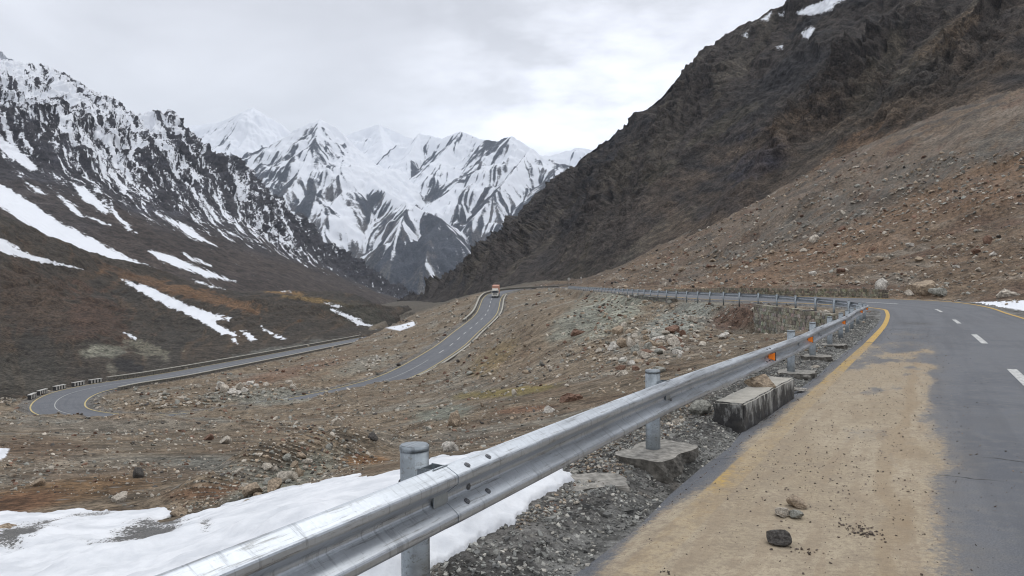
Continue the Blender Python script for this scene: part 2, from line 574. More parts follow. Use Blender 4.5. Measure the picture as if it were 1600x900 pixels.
def shape_ground(X, Y, Z, idx, lat, rz, s_at, up):
    dist = np.hypot(X, Y)
    for hx, hy, r, a_ in HEAPS:
        Z = Z + a_ * np.exp(-((X - hx) ** 2 + (Y - hy) ** 2) / (r * r))
    amp = np.clip(dist / 70.0, 0.05, 1.6)
    nz = fbm(X / 9, Y / 9, 5, 3) * 0.30 + fbm(X / 1.7, Y / 1.7, 4, 11) * 0.07
    fan = sstep(5, 14, lat) * up
    amp = amp * (1 + 0.9 * fan)
    gul = ridged(Y / 38 + fbm(X / 40, Y / 40, 3, 5) * .5, X / 160, 4, 21) * 1.5 * np.clip((lat - 8) / 60, 0, 1) * fan
    Z = Z + nz * amp + np.where(up & (lat > 0), gul, 0)
    near = Y < 45
    mid_leg = (~up) & (Y < 150) & (s_at < ROAD_S[i_hair] - 16)
    flatL = np.where(up, np.where(near, 4.1, RAIL_LAT[idx] + 0.35), HALF_L[idx] + np.where(mid_leg, 0.5, 1.0))
    flatR = np.where(up, 4.3, HALF_R[idx] + 1.0)
    fallL = np.where(up, np.where(near, 1.7, np.where(Y < 60, 0.5, 2.0 - 1.2 * sstep(66, 60, Y))), np.where(mid_leg, 1.6, 4.0))
    fallR = np.where(up, 2.2, 4.5)
    over = np.where(lat < 0, (-lat - flatL) / fallL, (lat - flatR) / fallR)
    w = 1 - sstep(0, 1, over)
    # a shallow ditch beyond the hard edge
    hard = np.where(lat < 0, HALF_L[idx], HALF_R[idx])
    base = rz + np.clip(lat, -6, 6) * SUPER[idx] - 0.05 - 0.16 * (1 - sstep(-0.35, 0.0, np.abs(lat) - hard))
    base = base + fbm(X / 0.8, Y / 0.8, 3, 77) * 0.025 * np.clip(dist / 10, .6, 2.0) * sstep(0.0, 0.3, np.abs(lat) - hard)
    Z = Z * (1 - w) + base * w
    bank = np.where(up & (Y < 40) & (lat < 0), sstep(3.38, 3.75, -lat) * (1 - sstep(4.3, 5.2, -lat)), 0) * np.clip(1.25 - Y / 32, 0.2, 1)
    Z = Z + bank * (0.075 + 0.05 * fbm(X * 1.3, Y * 1.3, 3, 78) + .012 * fbm(X * 8, Y * 8, 3, 79))
    for hx, hy, r, a_ in DENTS:
        Z = Z + a_ * np.exp(-((X - hx) ** 2 + (Y - hy) ** 2) / (r * r))
    return Z


ZZ = shape_ground(XX, YY, ZZ, IDX, LAT, RZ, S_AT, up)
VV = V0 + (ZC - ZZ) / YY * F


def ground_z(X, Y):
    X, Y = np.asarray(X, float), np.asarray(Y, float)
    u = U0 + X / Y * F
    j = np.clip(np.interp(u, GU, np.arange(len(GU))), 0, len(GU) - 1.001)
    i = np.clip(np.interp(Y, GY, np.arange(len(GY))), 0, len(GY) - 1.001)
    j0, i0 = j.astype(int), i.astype(int)
    a_, b_ = i - i0, j - j0
    return (ZZ[i0, j0] * (1 - a_) * (1 - b_) + ZZ[i0 + 1, j0] * a_ * (1 - b_) + ZZ[i0, j0 + 1] * (1 - a_) * b_ + ZZ[i0 + 1, j0 + 1] * a_ * b_)


VMIN = np.minimum.accumulate(VV, axis=0)                 # skyline of the nearer ground, row by row


def hit(u, v):
    """first ground point seen through photo pixel (u, v), or None"""
    j = int(np.clip(round(float(np.interp(u, GU, np.arange(len(GU))))), 0, len(GU) - 1))
    k = np.nonzero(VMIN[:, j] <= v)[0]
    if not len(k) or k[0] == 0:
        return None
    Y = GY[k[0]]
    return np.array([(u - U0) / F * Y, Y, ZZ[k[0], j]])


def lerp(a_, b_, t):
    return a_ * (1 - t[..., None]) + np.asarray(b_) * t[..., None]


def ground_colour():
    X, Y, u, v = XX, YY, UU, VV
    n1 = fbm(X / 14, Y / 14, 5, 41)
    n2 = fbm(X / 3.2, Y / 3.2, 5, 43)
    n3 = fbm(X / 40, Y / 40, 4, 47)
    lw = fbm(X / 6, Y / 22, 4, 49)
    earth = np.array([0.160, 0.126, 0.089])
    col = np.broadcast_to(earth, X.shape + (3,)).copy()
    col = lerp(col, (0.185, 0.172, 0.145), sstep(-0.1, 0.7, n1) * 0.75)           # grey gravel
    col = lerp(col, (0.118, 0.080, 0.052), sstep(0.1, 0.8, -n2 + n3 * .5) * 0.6)         # rusty soil
    w = n2 * 0.35 + n1 * 0.25
    for (cu, cv, ru, rv, rot, c, k) in (
            (90, 770, 190, 22, -8, (0.165, 0.100, 0.050), .85), (0, 790, 120, 20, -10, (0.14, 0.075, 0.042), .85), (330, 768, 90, 14, -5, (0.13, 0.070, 0.04), .8),
            (560, 718, 50, 8, 0, (0.24, 0.13, 0.06), .9), (800, 612, 90, 8, -6, (0.17, 0.135, 0.05), .9), (820, 640, 60, 6, -6, (0.12, 0.06, 0.035), .7),
            (690, 645, 60, 14, -5, (0.19, 0.20, 0.165), .8), (400, 735, 140, 14, 5, (0.17, 0.17, 0.15), .7), (430, 755, 120, 26, -24, (0.185, 0.18, 0.145), 1.0),
            (960, 480, 90, 34, -30, (0.215, 0.215, 0.175), 1.0), (900, 500, 60, 25, -35, (0.20, 0.20, 0.165), .8), (1060, 500, 70, 30, -25, (0.20, 0.205, 0.18), .9),
            (1150, 495, 45, 22, -20, (0.105, 0.068, 0.05), 1.0), (1010, 545, 70, 25, -10, (0.21, 0.19, 0.16), .6), (770, 560, 50, 18, -35, (0.17, 0.125, 0.065), .8),
            (400, 620, 100, 14, 0, (0.17, 0.17, 0.145), .8), (560, 575, 60, 10, -15, (0.18, 0.17, 0.14), .7), (440, 585, 120, 10, -14, (0.145, 0.085, 0.055), .7),
            (150, 665, 200, 15, 0, (0.15, 0.14, 0.12), .5), (60, 700, 90, 20, 0, (0.13, 0.085, 0.055), .5)):
        b = blob(u, v, cu, cv, ru, rv, rot)
        col = lerp(col, c, np.clip(sstep(0.25, 0.75, b + w * 0.6 * (b > .02)) * k, 0, 1) * (Y < 420))
    # the debris fan on the right
    fan = sstep(4.0, 9.0, LAT) * up * (Y < 420)
    fc = np.broadcast_to(np.array([0.118, 0.083, 0.056]), X.shape + (3,)).copy()
    fc = lerp(fc, (0.145, 0.108, 0.074), sstep(0, .8, n2))
    fc = lerp(fc, (0.10, 0.066, 0.048), sstep(0, .8, -n1))
    fc = lerp(fc, (0.19, 0.165, 0.135), sstep(0.15, 0.8, lw) * .7)
    band = u * 0.41 + v                                                     # diagonal layers of the fan
    b1 = np.exp(-((band - 865 + n1 * 25) / 28) ** 2) * sstep(1000, 1150, u)
    fc = lerp(fc, (0.094, 0.086, 0.074), np.clip(b1 * .75 + b1 * n2 * .9, 0, 1))
    b2 = np.exp(-((band - 822 + n1 * 20) / 16) ** 2) * sstep(1000, 1250, u)
    fc = lerp(fc, (0.135, 0.108, 0.084), np.clip(b2 + b2 * n2, 0, 1))
    b3 = sstep(800, 770, band - n1 * 20)
    fc = lerp(fc, (0.075, 0.066, 0.056), b3 * .8)
    fc = lerp(fc, (0.062, 0.053, 0.045), sstep(.15, .5, n1 + n3 * .5) * sstep(870, 800, band) * .8)
    b4 = np.exp(-((band - 920 + n1 * 30) / 30) ** 2)
    fc = lerp(fc, (0.16, 0.10, 0.062), np.clip(b4 * .7, 0, 1))
    col = col * (1 - fan[..., None]) + fc * fan[..., None]
    # far valley floor
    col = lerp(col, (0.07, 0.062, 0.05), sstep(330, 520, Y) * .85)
    # gravel shoulder beside the road
    lat = np.abs(LAT)
    hard = np.where(LAT < 0, HALF_L[IDX], HALF_R[IDX])
    edge = np.where(up, np.where(LAT < 0, 4.3, 4.6), hard + 1.3)
    sh = 1 - sstep(0, 0.7, lat - edge + n2 * .4)
    col = lerp(col, (0.120, 0.118, 0.114), sh * np.where(up, .9, .75))
    sh2 = (1 - sstep(0.1, 0.35, lat - hard + n2 * .12)) * up * (Y < 60)
    col = lerp(col, (0.165, 0.163, 0.155), sh2)
    # snow
    sd = np.full(X.shape, -9.0)
    for poly, sc_ in (([(1500, 474.5), (1535, 471.5), (1600, 470), (1720, 470), (1720, 500), (1640, 492), (1590, 484), (1550, 478)], 8.0),
                      ([(600, 512), (625, 508), (646, 502), (650, 508), (625, 517)], 6.0),
                      ([(-60, 706), (0, 700), (14, 702), (10, 712), (-4, 724), (-60, 735)], 14.0)):
        P = np.array(poly)
        m_ = (u > P[:, 0].min() - 40) & (u < P[:, 0].max() + 40) & (v > P[:, 1].min() - 40) & (v < P[:, 1].max() + 40) & (Y < 700)
        m_ &= np.where((u > 1400), (LAT > 4.0) & (Y < 70), True)
        d = np.full(X.shape, -9.0)
        d[m_] = poly_sd(u[m_], v[m_], poly) / sc_
        sd = np.maximum(sd, d)
    return col, np.clip(sd, -1.5, 1.5)


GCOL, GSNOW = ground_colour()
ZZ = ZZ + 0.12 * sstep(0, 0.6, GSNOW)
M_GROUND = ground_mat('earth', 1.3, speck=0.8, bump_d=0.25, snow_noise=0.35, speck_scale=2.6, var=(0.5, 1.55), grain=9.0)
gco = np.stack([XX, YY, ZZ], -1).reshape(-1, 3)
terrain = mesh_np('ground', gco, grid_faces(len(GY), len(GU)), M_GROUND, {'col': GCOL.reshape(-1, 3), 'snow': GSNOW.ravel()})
tag(terrain, kind='structure')


# ------------------------------------------------------------------ mountains as lofts between a foot line and a crest line
def loft(name, crest, foot, nr, nc, mat, disp, colour, back=0.25, down=0.12, power=1.12):
    """rows climb from below the foot, over the crest and down the far side"""
    cr, ft = np.array(crest, float), np.array(foot, float)
    k = np.linspace(0, 1, len(cr))
    # parameter spacing by how wide each stretch looks
    wd = np.hypot(*np.diff(cr[:, :2], axis=0).T) + np.hypot(*np.diff(ft[:, :2], axis=0).T)
    um = np.maximum(cr[1:, 0], ft[1:, 0]), np.minimum(cr[:-1, 0], ft[:-1, 0])
    wd = wd * np.where((um[0] < -60) | (um[1] > 1660), 0.12, 1.0)
    wgt = np.r_[0, np.cumsum(wd)]
    s = np.linspace(0, wgt[-1], nc)
    cr = un(*[np.interp(s, wgt, cr[:, i]) for i in range(3)])
    ft = un(*[np.interp(s, wgt, ft[:, i]) for i in range(3)])
    for arr in (cr, ft):
        for i in range(3):
            ker = np.hanning(13)
            ker /= ker.sum()
            arr[:, i] = np.convolve(np.pad(arr[:, i], 6, mode='edge'), ker, mode='valid')
    t = np.r_[np.linspace(-down, 0, 8, endpoint=False), np.linspace(0, 1, nr), 1 + back * np.linspace(0.02, 1, 30)]
    T = t[:, None, None]
    D = (cr - ft)[None]
    xy = ft[None, :, :2] + D[..., :2] * T
    tc_ = np.clip(T[..., 0], 0, 1)
    z = ft[None, :, 2] + D[..., 2] * np.where(T[..., 0] < 0, T[..., 0] * 1.5, np.where(T[..., 0] <= 1, tc_ ** power, 1 - (T[..., 0] - 1) * 1.6))
    P = np.concatenate([xy, z[..., None]], -1)
    dS = np.gradient(P, axis=1)
    dT = np.gradient(P, axis=0)
    N = np.cross(dS, dT)
    N /= np.linalg.norm(N, axis=-1, keepdims=True) + 1e-9
    N *= np.sign(N[..., 2:3] + 1e-9)
    arc = np.r_[0, np.cumsum(np.linalg.norm(np.diff((cr + ft) / 2, axis=0), axis=1))][None] + 0 * z
    run = np.linalg.norm(D, axis=-1) * T[..., 0]
    h = disp(P, arc, run, T[..., 0] + 0 * z)
    h = h - h[(t > 0.8) & (t <= 1.0)].mean() * sstep(0.0, 0.5, T[..., 0] + 0 * z)
    P = P + N * h[..., None]
    u = U0 + P[..., 0] / P[..., 1] * F
    v = V0 + (ZC - P[..., 2]) / P[..., 1] * F
    col, snow = colour(P, arc, run, T[..., 0] + 0 * z, h, u, v)
    o = mesh_np(name, P.reshape(-1, 3), grid_faces(len(t), nc), mat, {'col': col.reshape(-1, 3), 'snow': np.clip(snow, -1.5, 1.5).ravel()})
    return tag(o, kind='structure')


# ---- right mountain: dark slope falling left
R_CREST = [(640, 476, 1700), (690, 451, 1500), (760, 395, 1350), (850, 308, 1200), (905, 243, 1100), (950, 215, 1040), (1000, 176, 980), (1060, 118, 920), (1130, 62, 870), (1230, -4, 810),
           (1330, -70, 770), (1500, -190, 720), (1750, -340, 680), (2050, -480, 640), (2500, -600, 600), (3200, -700, 600)]
R_FOOT = [(610, 485, 1500), (655, 472, 1200), (690, 462, 900), (735, 456, 720), (770, 452, 600), (800, 450, 540), (830, 449, 500), (860, 448, 470), (895, 446, 440), (950, 436, 410),
          (1010, 412, 390), (1120, 368, 345), (1290, 298, 300), (1450, 235, 270), (1750, 130, 235), (2300, 20, 210)]


def r_disp(P, arc, run, t):
    q = fbm(arc / 160, run / 300, 3, 101) * 45
    big = ridged((arc + q) / 150, run / 700, 3, 103) * 13
    q2 = q * .6 + fbm(arc / 40, run / 70, 3, 104) * 14
    mid = ridged((arc + q2) / 46, run / 210, 5, 107, gain=.55) * 5.5
    cm = sstep(-0.1, 0.7, fbm(arc / 120 + 3, run / 300, 4, 113) + 0.1)
    crag = ridged((arc + q2 * 1.4) / 20, run / 48, 5, 109, gain=.6) * 4.0
    u = U0 + P[..., 0] / P[..., 1] * F
    v = V0 + (ZC - P[..., 2]) / P[..., 1] * F
    rib = np.zeros(t.shape)
    for cu, cv, ru, rv, rot in ((1150, 335, 60, 26, -48), (1200, 235, 75, 32, -42), (1330, 150, 110, 20, -38), (1470, 120, 130, 26, -38), (1400, 60, 120, 16, -36), (1540, 30, 80, 22, -30)):
        rib = np.maximum(rib, sstep(.3, .7, blob(u, v, cu, cv, ru, rv, rot) + fbm(arc / 30, run / 50, 4, 119) * .25))
    crag = crag * (1 + 1.3 * rib) + rib * 4 * (1 - sstep(.8, 1, t))
    k = np.clip(0.15 + t * 2.5, 0.1, 1)
    small = fbm(arc / 7, run / 11, 4, 117, gain=.6) * 1.2
    ed = 1 - 0.45 * sstep(0.85, 1.0, t)
    return (big * ed + mid * (.45 + .65 * ed) + crag * (0.35 + 1.6 * cm) + small * 1.4) * k * np.clip(P[..., 1] / 800, .4, 1.1)


R_SNOW = [[(1242, 22), (1262, 10), (1290, 2), (1308, 0), (1300, 14), (1270, 24)], [(1252, 52), (1266, 42), (1273, 44), (1264, 60), (1254, 58)], [(1213, 75), (1222, 70), (1225, 76)], [(1190, 30), (1206, 18), (1200, 32)],
          [(1160, 55), (1170, 48), (1167, 58)], [(1278, 6), (1330, -30), (1340, -10), (1300, 8)], [(1215, 22), (1226, 14), (1222, 26)]]


def r_colour(P, arc, run, t, h, u, v):
    n1 = fbm(arc / 120, run / 420, 5, 121)
    n2 = fbm(P[..., 0] / 30, P[..., 2] / 25, 5, 123)
    st = fbm(arc / 16, run / 260, 5, 127)
    col = np.broadcast_to(np.array([0.048, 0.040, 0.035]), P.shape).copy()
    col = lerp(col, (0.072, 0.061, 0.049), sstep(0.1, 0.8, n1 * .5 + st * .8))
    col = lerp(col, (0.028, 0.026, 0.027), sstep(0.0, 0.7, n2 * .6 - n1 * .6))
    band = u * 0.62 + v
    grassy = sstep(0.15, 0.6, n1 + st * .3) * np.exp(-((band - 950) / 90) ** 2)
    col = lerp(col, (0.074, 0.062, 0.046), grassy * .7)
    w = n2 * .35 + st * .2
    for (cu, cv, ru, rv, rot, c, k) in (
            (1340, 230, 130, 22, -38, (0.135, 0.085, 0.052), .95), (1250, 300, 80, 20, -38, (0.120, 0.077, 0.050), .9), (1490, 50, 70, 16, -35, (0.11, 0.08, 0.055), .8),
            (1230, 190, 70, 14, -30, (0.10, 0.068, 0.045), .7), (1010, 380, 90, 14, -35, (0.080, 0.070, 0.056), .8), (1150, 330, 60, 35, -40, (0.032, 0.030, 0.034), 1.0),
            (1190, 240, 60, 40, -30, (0.036, 0.034, 0.042), 1.0), (1450, 130, 130, 35, -35, (0.046, 0.041, 0.037), .9), (1030, 270, 40, 12, -35, (0.074, 0.064, 0.048), .7),
            (1120, 200, 70, 10, -32, (0.072, 0.062, 0.046), .7), (1290, 150, 60, 8, -20, (0.085, 0.066, 0.05), .7)):
        b = blob(u, v, cu, cv, ru, rv, rot)
        col = lerp(col, c, np.clip(sstep(0.33, 0.62, b + w * 1.0 * (b > .02)) * k, 0, 1))
    foot_b = sstep(.30, .02, t + n2 * .16 + n1 * .12) * sstep(960, 1080, u)
    col = lerp(col, (0.098, 0.072, 0.051), foot_b * .8)
    sd = np.full(u.shape, -9.0)
    for poly in R_SNOW:
        sd = np.maximum(sd, poly_sd(u, v, poly) / 7.0)
    return col, sd


M_RIGHT = ground_mat('dark slope rock', 0.16, speck=0.0, bump_d=5.0, snow_noise=0.9, var=(0.45, 1.6), grain=0.9)
loft('right_mountain', R_CREST, R_FOOT, 460, 800, M_RIGHT, r_disp, r_colour)

# ---- left mountain: dark rock with snow, falling right
L_CREST = [(-900, -320, 1150), (-500, -150, 1300), (-200, 0, 1420), (0, 70, 1500), (50, 95, 1530), (90, 107, 1560), (150, 144, 1600), (180, 166, 1620), (235, 181, 1650), (262, 182, 1660), (285, 204, 1690), (340, 236, 1750),
           (400, 286, 1850), (460, 340, 1950), (500, 374, 2050), (560, 414, 2200), (620, 449, 2400), (670, 470, 2600)]
L_FOOT = [(-600, 190, 400), (-100, 350, 500), (150, 440, 600), (360, 458, 720), (400, 462, 760), (430, 464, 800), (470, 467, 850), (490, 468, 890), (520, 470, 960), (532, 471, 1000), (545, 472, 1050), (570, 473, 1160),
          (595, 474, 1320), (617, 475, 1500), (632, 476, 1650), (650, 476.5, 1850), (668, 477, 2200), (700, 477, 2550)]


def l_disp(P, arc, run, t):
    q = fbm(arc / 200, run / 300, 3, 201) * 60
    big = ridged((arc + q) / 170, run / 900, 4, 203) * 20
    q2 = q * .5 + fbm(arc / 60, run / 80, 3, 204) * 22
    mid = ridged((arc + q2) / 50, run / 200, 5, 207, gain=.55) * 8
    crag = ridged((arc + q2 * 1.3) / 26, run / 62, 5, 209, gain=.6) * 6.0
    up_ = sstep(0.28, 0.7, t + fbm(arc / 150, run / 300, 3, 211) * .18)
    small = fbm(arc / 9, run / 14, 4, 217, gain=.6) * 2.5
    return (big * (.35 + .65 * up_) + mid * (0.15 + 0.85 * up_) + crag * (0.05 + 0.95 * up_) + small * (.3 + .7 * up_)) * np.clip(0.15 + t * 2, .1, 1)


L_SNOW = [[(-40, 262), (0, 288), (30, 303), (90, 345), (150, 375), (200, 402), (252, 425), (190, 420), (130, 395), (60, 362), (0, 322), (-40, 300)], [(-20, 200), (0, 212), (35, 238), (62, 266), (45, 265), (0, 234), (-20, 222)],
          [(62, 378), (100, 392), (128, 407), (80, 396)], [(110, 283), (140, 300), (176, 332), (165, 335), (125, 308)], [(228, 391), (270, 399), (312, 418), (368, 440), (325, 433), (262, 412)], [(300, 438), (352, 452), (310, 444)],
          [(75, 290), (130, 335), (172, 352), (120, 335)], [(20, 268), (75, 305), (60, 303)], [(158, 310), (215, 365), (200, 360)], [(160, 385), (180, 400), (150, 385)], [(240, 330), (290, 352), (340, 385), (300, 372)],
          [(285, 395), (330, 415), (300, 408)], [(0, 372), (45, 397), (130, 421), (60, 409), (0, 393), (-60, 372), (-60, 350)], [(310, 300), (350, 352), (338, 348)], [(420, 350), (470, 392), (455, 385)]]


def l_colour(P, arc, run, t, h, u, v):
    n1 = fbm(arc / 150, run / 300, 5, 221)
    n2 = fbm(P[..., 0] / 40, P[..., 2] / 40, 5, 223)
    st = fbm((arc + fbm(arc / 60, run / 120, 3, 228) * 9) / 20, run / 260, 5, 227)
    st2 = fbm((arc + fbm(arc / 40, run / 50, 3, 230) * 8) / 8, run / 70, 4, 229)
    col = np.broadcast_to(np.array([0.036, 0.034, 0.038]), P.shape).copy()
    col = lerp(col, (0.050, 0.049, 0.058), sstep(0, .7, n2))
    low = sstep(0.40, 0.15, t + n1 * .1)
    col = lerp(col, (0.052, 0.040, 0.033), low * .85)
    # snow: plenty near the crest, in the gullies lower down
    depth = v - np.interp(u, [-200, 0, 90, 180, 260, 340, 400, 460, 560, 640], [0, 80, 112, 166, 182, 236, 286, 340, 414, 458])   # metres-like drop below the crest
    frac = np.interp(u, [-100, 60, 200, 300, 400, 560], [95, 95, 105, 95, 70, 45])
    crag_n = fbm(arc / 15, run / 24, 5, 233, gain=.6)
    hn = (h - h.mean()) / (h.std() + 1e-6)
    st3 = fbm((arc + fbm(arc / 30, run / 60, 3, 234) * 5) / 4.5, run / 45, 4, 235, gain=.6)
    snow = 0.38 - depth / frac * 0.60 - hn * 0.17 + st * 0.62 + st2 * .50 + st3 * .40 + crag_n * .10 + n1 * .12
    snow = snow - 0.22 * sstep(235, 330, u) * sstep(70, 10, depth) - 0.20 * sstep(200, 330, u) - 0.55 * sstep(420, 560, u) + .14 * sstep(260, 120, u) * sstep(110, 60, depth)
    snow = np.where(t < 0.24, np.minimum(snow, -.75 + st * .7), snow)
    snow = np.where(depth > 1.9 * frac, np.minimum(snow, -.70 + st * .75 + st2 * .45), snow)
    sd = np.full(u.shape, -9.0)
    for poly in L_SNOW:
        sd = np.maximum(sd, poly_sd(u, v, poly) / 7.0 + st2 * .4 + crag_n * .15)
    return col, np.maximum(snow, sd)


M_LEFT = ground_mat('dark alpine rock', 0.09, bump_d=3.5, snow_noise=0.55, var=(0.5, 1.6), grain=0.5, soft=0.15)
loft('left_mountain', L_CREST, L_FOOT, 460, 900, M_LEFT, l_disp, l_colour, power=1.15)

# ---- brown hill at the mountain's foot, above the lower road
H_TOP = [(-900, 60, 260), (-400, 200, 330), (-150, 290, 390), (0, 346, 430), (60, 372, 450), (110, 390, 480), (180, 412, 510), (240, 430, 540), (330, 445, 580), (420, 456, 620), (500, 461, 650), (560, 466, 660), (600, 477, 640), (625, 489, 600), (650, 503, 540)]
H_FOOT = [(-700, 660, 120), (-300, 650, 125), (-120, 640, 128), (10, 630, 130), (45, 615, 141), (80, 604, 149), (130, 594, 158), (190, 583, 170), (260, 571, 186), (330, 559, 205), (400, 548, 235), (470, 537, 270), (540, 526, 320), (590, 519, 365), (650, 508, 450)]


def h_disp(P, arc, run, t):
    big = fbm(arc / 90, run / 160, 3, 301) * 7
    mid = ridged(arc / 30 + fbm(arc / 50, run / 60, 2, 303), run / 170, 4, 305) * 1.5
    sm = fbm(P[..., 0] / 6, P[..., 1] / 9, 5, 307) * 0.8
    return (big * sstep(0, .25, t) + mid) * np.clip(.05 + t * 2, 0, 1) + sm * np.clip(.2 + t * 2, 0, 1)


H_SNOW = [[(188, 436), (235, 449), (300, 479), (358, 497), (332, 501), (374, 526), (345, 521), (300, 494), (245, 470), (205, 448)], [(376, 517), (386, 517), (402, 531), (392, 533)], [(408, 511), (447, 530), (430, 527)],
          [(516, 484), (545, 491), (587, 513), (558, 506)], [(362, 531), (368, 529), (371, 536)], [(300, 437), (352, 452), (310, 443)], [(505, 473), (545, 481), (520, 478)], [(188, 517), (212, 527), (214, 531), (200, 523)],
          [(352, 498), (362, 496), (358, 502)], [(430, 451), (455, 456), (440, 455)], [(0, 372), (45, 397), (130, 421), (60, 409), (0, 393), (-60, 372), (-60, 350)]]


def h_colour(P, arc, run, t, h, u, v):
    n1 = fbm(arc / 50, run / 120, 5, 321)
    n2 = fbm(P[..., 0] / 9, P[..., 1] / 14, 5, 323)
    st = fbm(arc / 8 + n1, run / 110, 5, 325)
    col = np.broadcast_to(np.array([0.047, 0.039, 0.031]), P.shape).copy()
    col = lerp(col, (0.043, 0.038, 0.032), sstep(0, .7, n1))
    col = lerp(col, (0.072, 0.053, 0.037), sstep(0, .8, st))
    w = n2 * .35 + st * .25
    for (cu, cv, ru, rv, rot, c, k) in (
            (300, 458, 130, 10, 14, (0.135, 0.078, 0.042), .8), (420, 452, 60, 5, 10, (0.19, 0.115, 0.05), .9), (210, 433, 60, 8, 20, (0.11, 0.068, 0.042), .7), (500, 470, 60, 5, 8, (0.17, 0.115, 0.05), .8),
            (60, 470, 90, 60, 30, (0.062, 0.043, 0.031), .7), (150, 500, 70, 40, 40, (0.068, 0.042, 0.030), .7),
            (160, 548, 34, 16, 10, (0.15, 0.145, 0.115), 1.0), (235, 548, 40, 12, 20, (0.14, 0.13, 0.10), .9), (205, 575, 42, 15, 25, (0.026, 0.024, 0.023), 1.0), (135, 585, 30, 12, 0, (0.042, 0.036, 0.03), 1.0), (175, 578, 8, 22, -30, (0.13, 0.12, 0.095), .7),
            (40, 590, 80, 40, 10, (0.050, 0.046, 0.038), .7), (560, 490, 60, 18, 15, (0.048, 0.046, 0.036), .8), (450, 545, 90, 8, -10, (0.10, 0.10, 0.09), .7)):
        b = blob(u, v, cu, cv, ru, rv, rot)
        col = lerp(col, c, np.clip(sstep(0.33, 0.62, b + w * 1.0 * (b > .02)) * k, 0, 1))
    sd = np.full(u.shape, -9.0)
    rag = fbm(arc / 5, run / 14, 4, 331) * .45 + fbm(arc / 2.2, run / 5, 3, 333) * .2
    for poly in H_SNOW:
        sd = np.maximum(sd, poly_sd(u, v, poly) / 6.0 + rag)
    return col, sd


M_HILL = ground_mat('brown hillside', 0.35, bump_d=0.8, snow_noise=0.5, var=(0.6, 1.4), grain=1.4)
loft('left_hill', H_TOP, H_FOOT, 300, 520, M_HILL, h_disp, h_colour, back=0.3, down=0.06, power=1.2)


def fall_streaks(Z, dx, dy, blur, steps, seed):
    """noise drawn out along the line water would run: gullies and ribs that follow the slope"""
    rng = np.random.default_rng(seed)
    def smooth(a_, r):
        k = np.exp(-np.arange(-int(3 * r) - 1, int(3 * r) + 2) ** 2 / (2 * r * r))
        k /= k.sum()
        a_ = np.apply_along_axis(lambda q: np.convolve(np.pad(q, len(k) // 2, mode='edge'), k, 'valid'), 0, a_)
        return np.apply_along_axis(lambda q: np.convolve(np.pad(q, len(k) // 2, mode='edge'), k, 'valid'), 1, a_)
    N = rng.normal(size=Z.shape)
    N = smooth(N, blur) if blur > 0.3 else N
    Zs = smooth(Z, 4.0)
    gy, gx = np.gradient(Zs, dy, dx)
    L_ = np.hypot(gx, gy) + 1e-6
    gx, gy = gx / L_ * 1.3, gy / L_ * 1.3 * dx / dy
    H, W = Z.shape
    acc = N.copy()
    for sgn in (1, -1):
        pi, pj = np.meshgrid(np.arange(H, dtype=float), np.arange(W, dtype=float), indexing='ij')
        for k in range(steps):
            i0, j0 = np.clip(np.rint(pi), 0, H - 1).astype(int), np.clip(np.rint(pj), 0, W - 1).astype(int)
            pi, pj = pi + sgn * gy[i0, j0], pj + sgn * gx[i0, j0]
            i0, j0 = np.clip(np.floor(pi), 0, H - 2).astype(int), np.clip(np.floor(pj), 0, W - 2).astype(int)
            fi, fj = np.clip(pi - i0, 0, 1), np.clip(pj - j0, 0, 1)
            acc += (N[i0, j0] * (1 - fi) * (1 - fj) + N[i0 + 1, j0] * fi * (1 - fj) + N[i0, j0 + 1] * (1 - fi) * fj + N[i0 + 1, j0 + 1] * fi * fj)
    return (acc - acc.mean()) / acc.std()


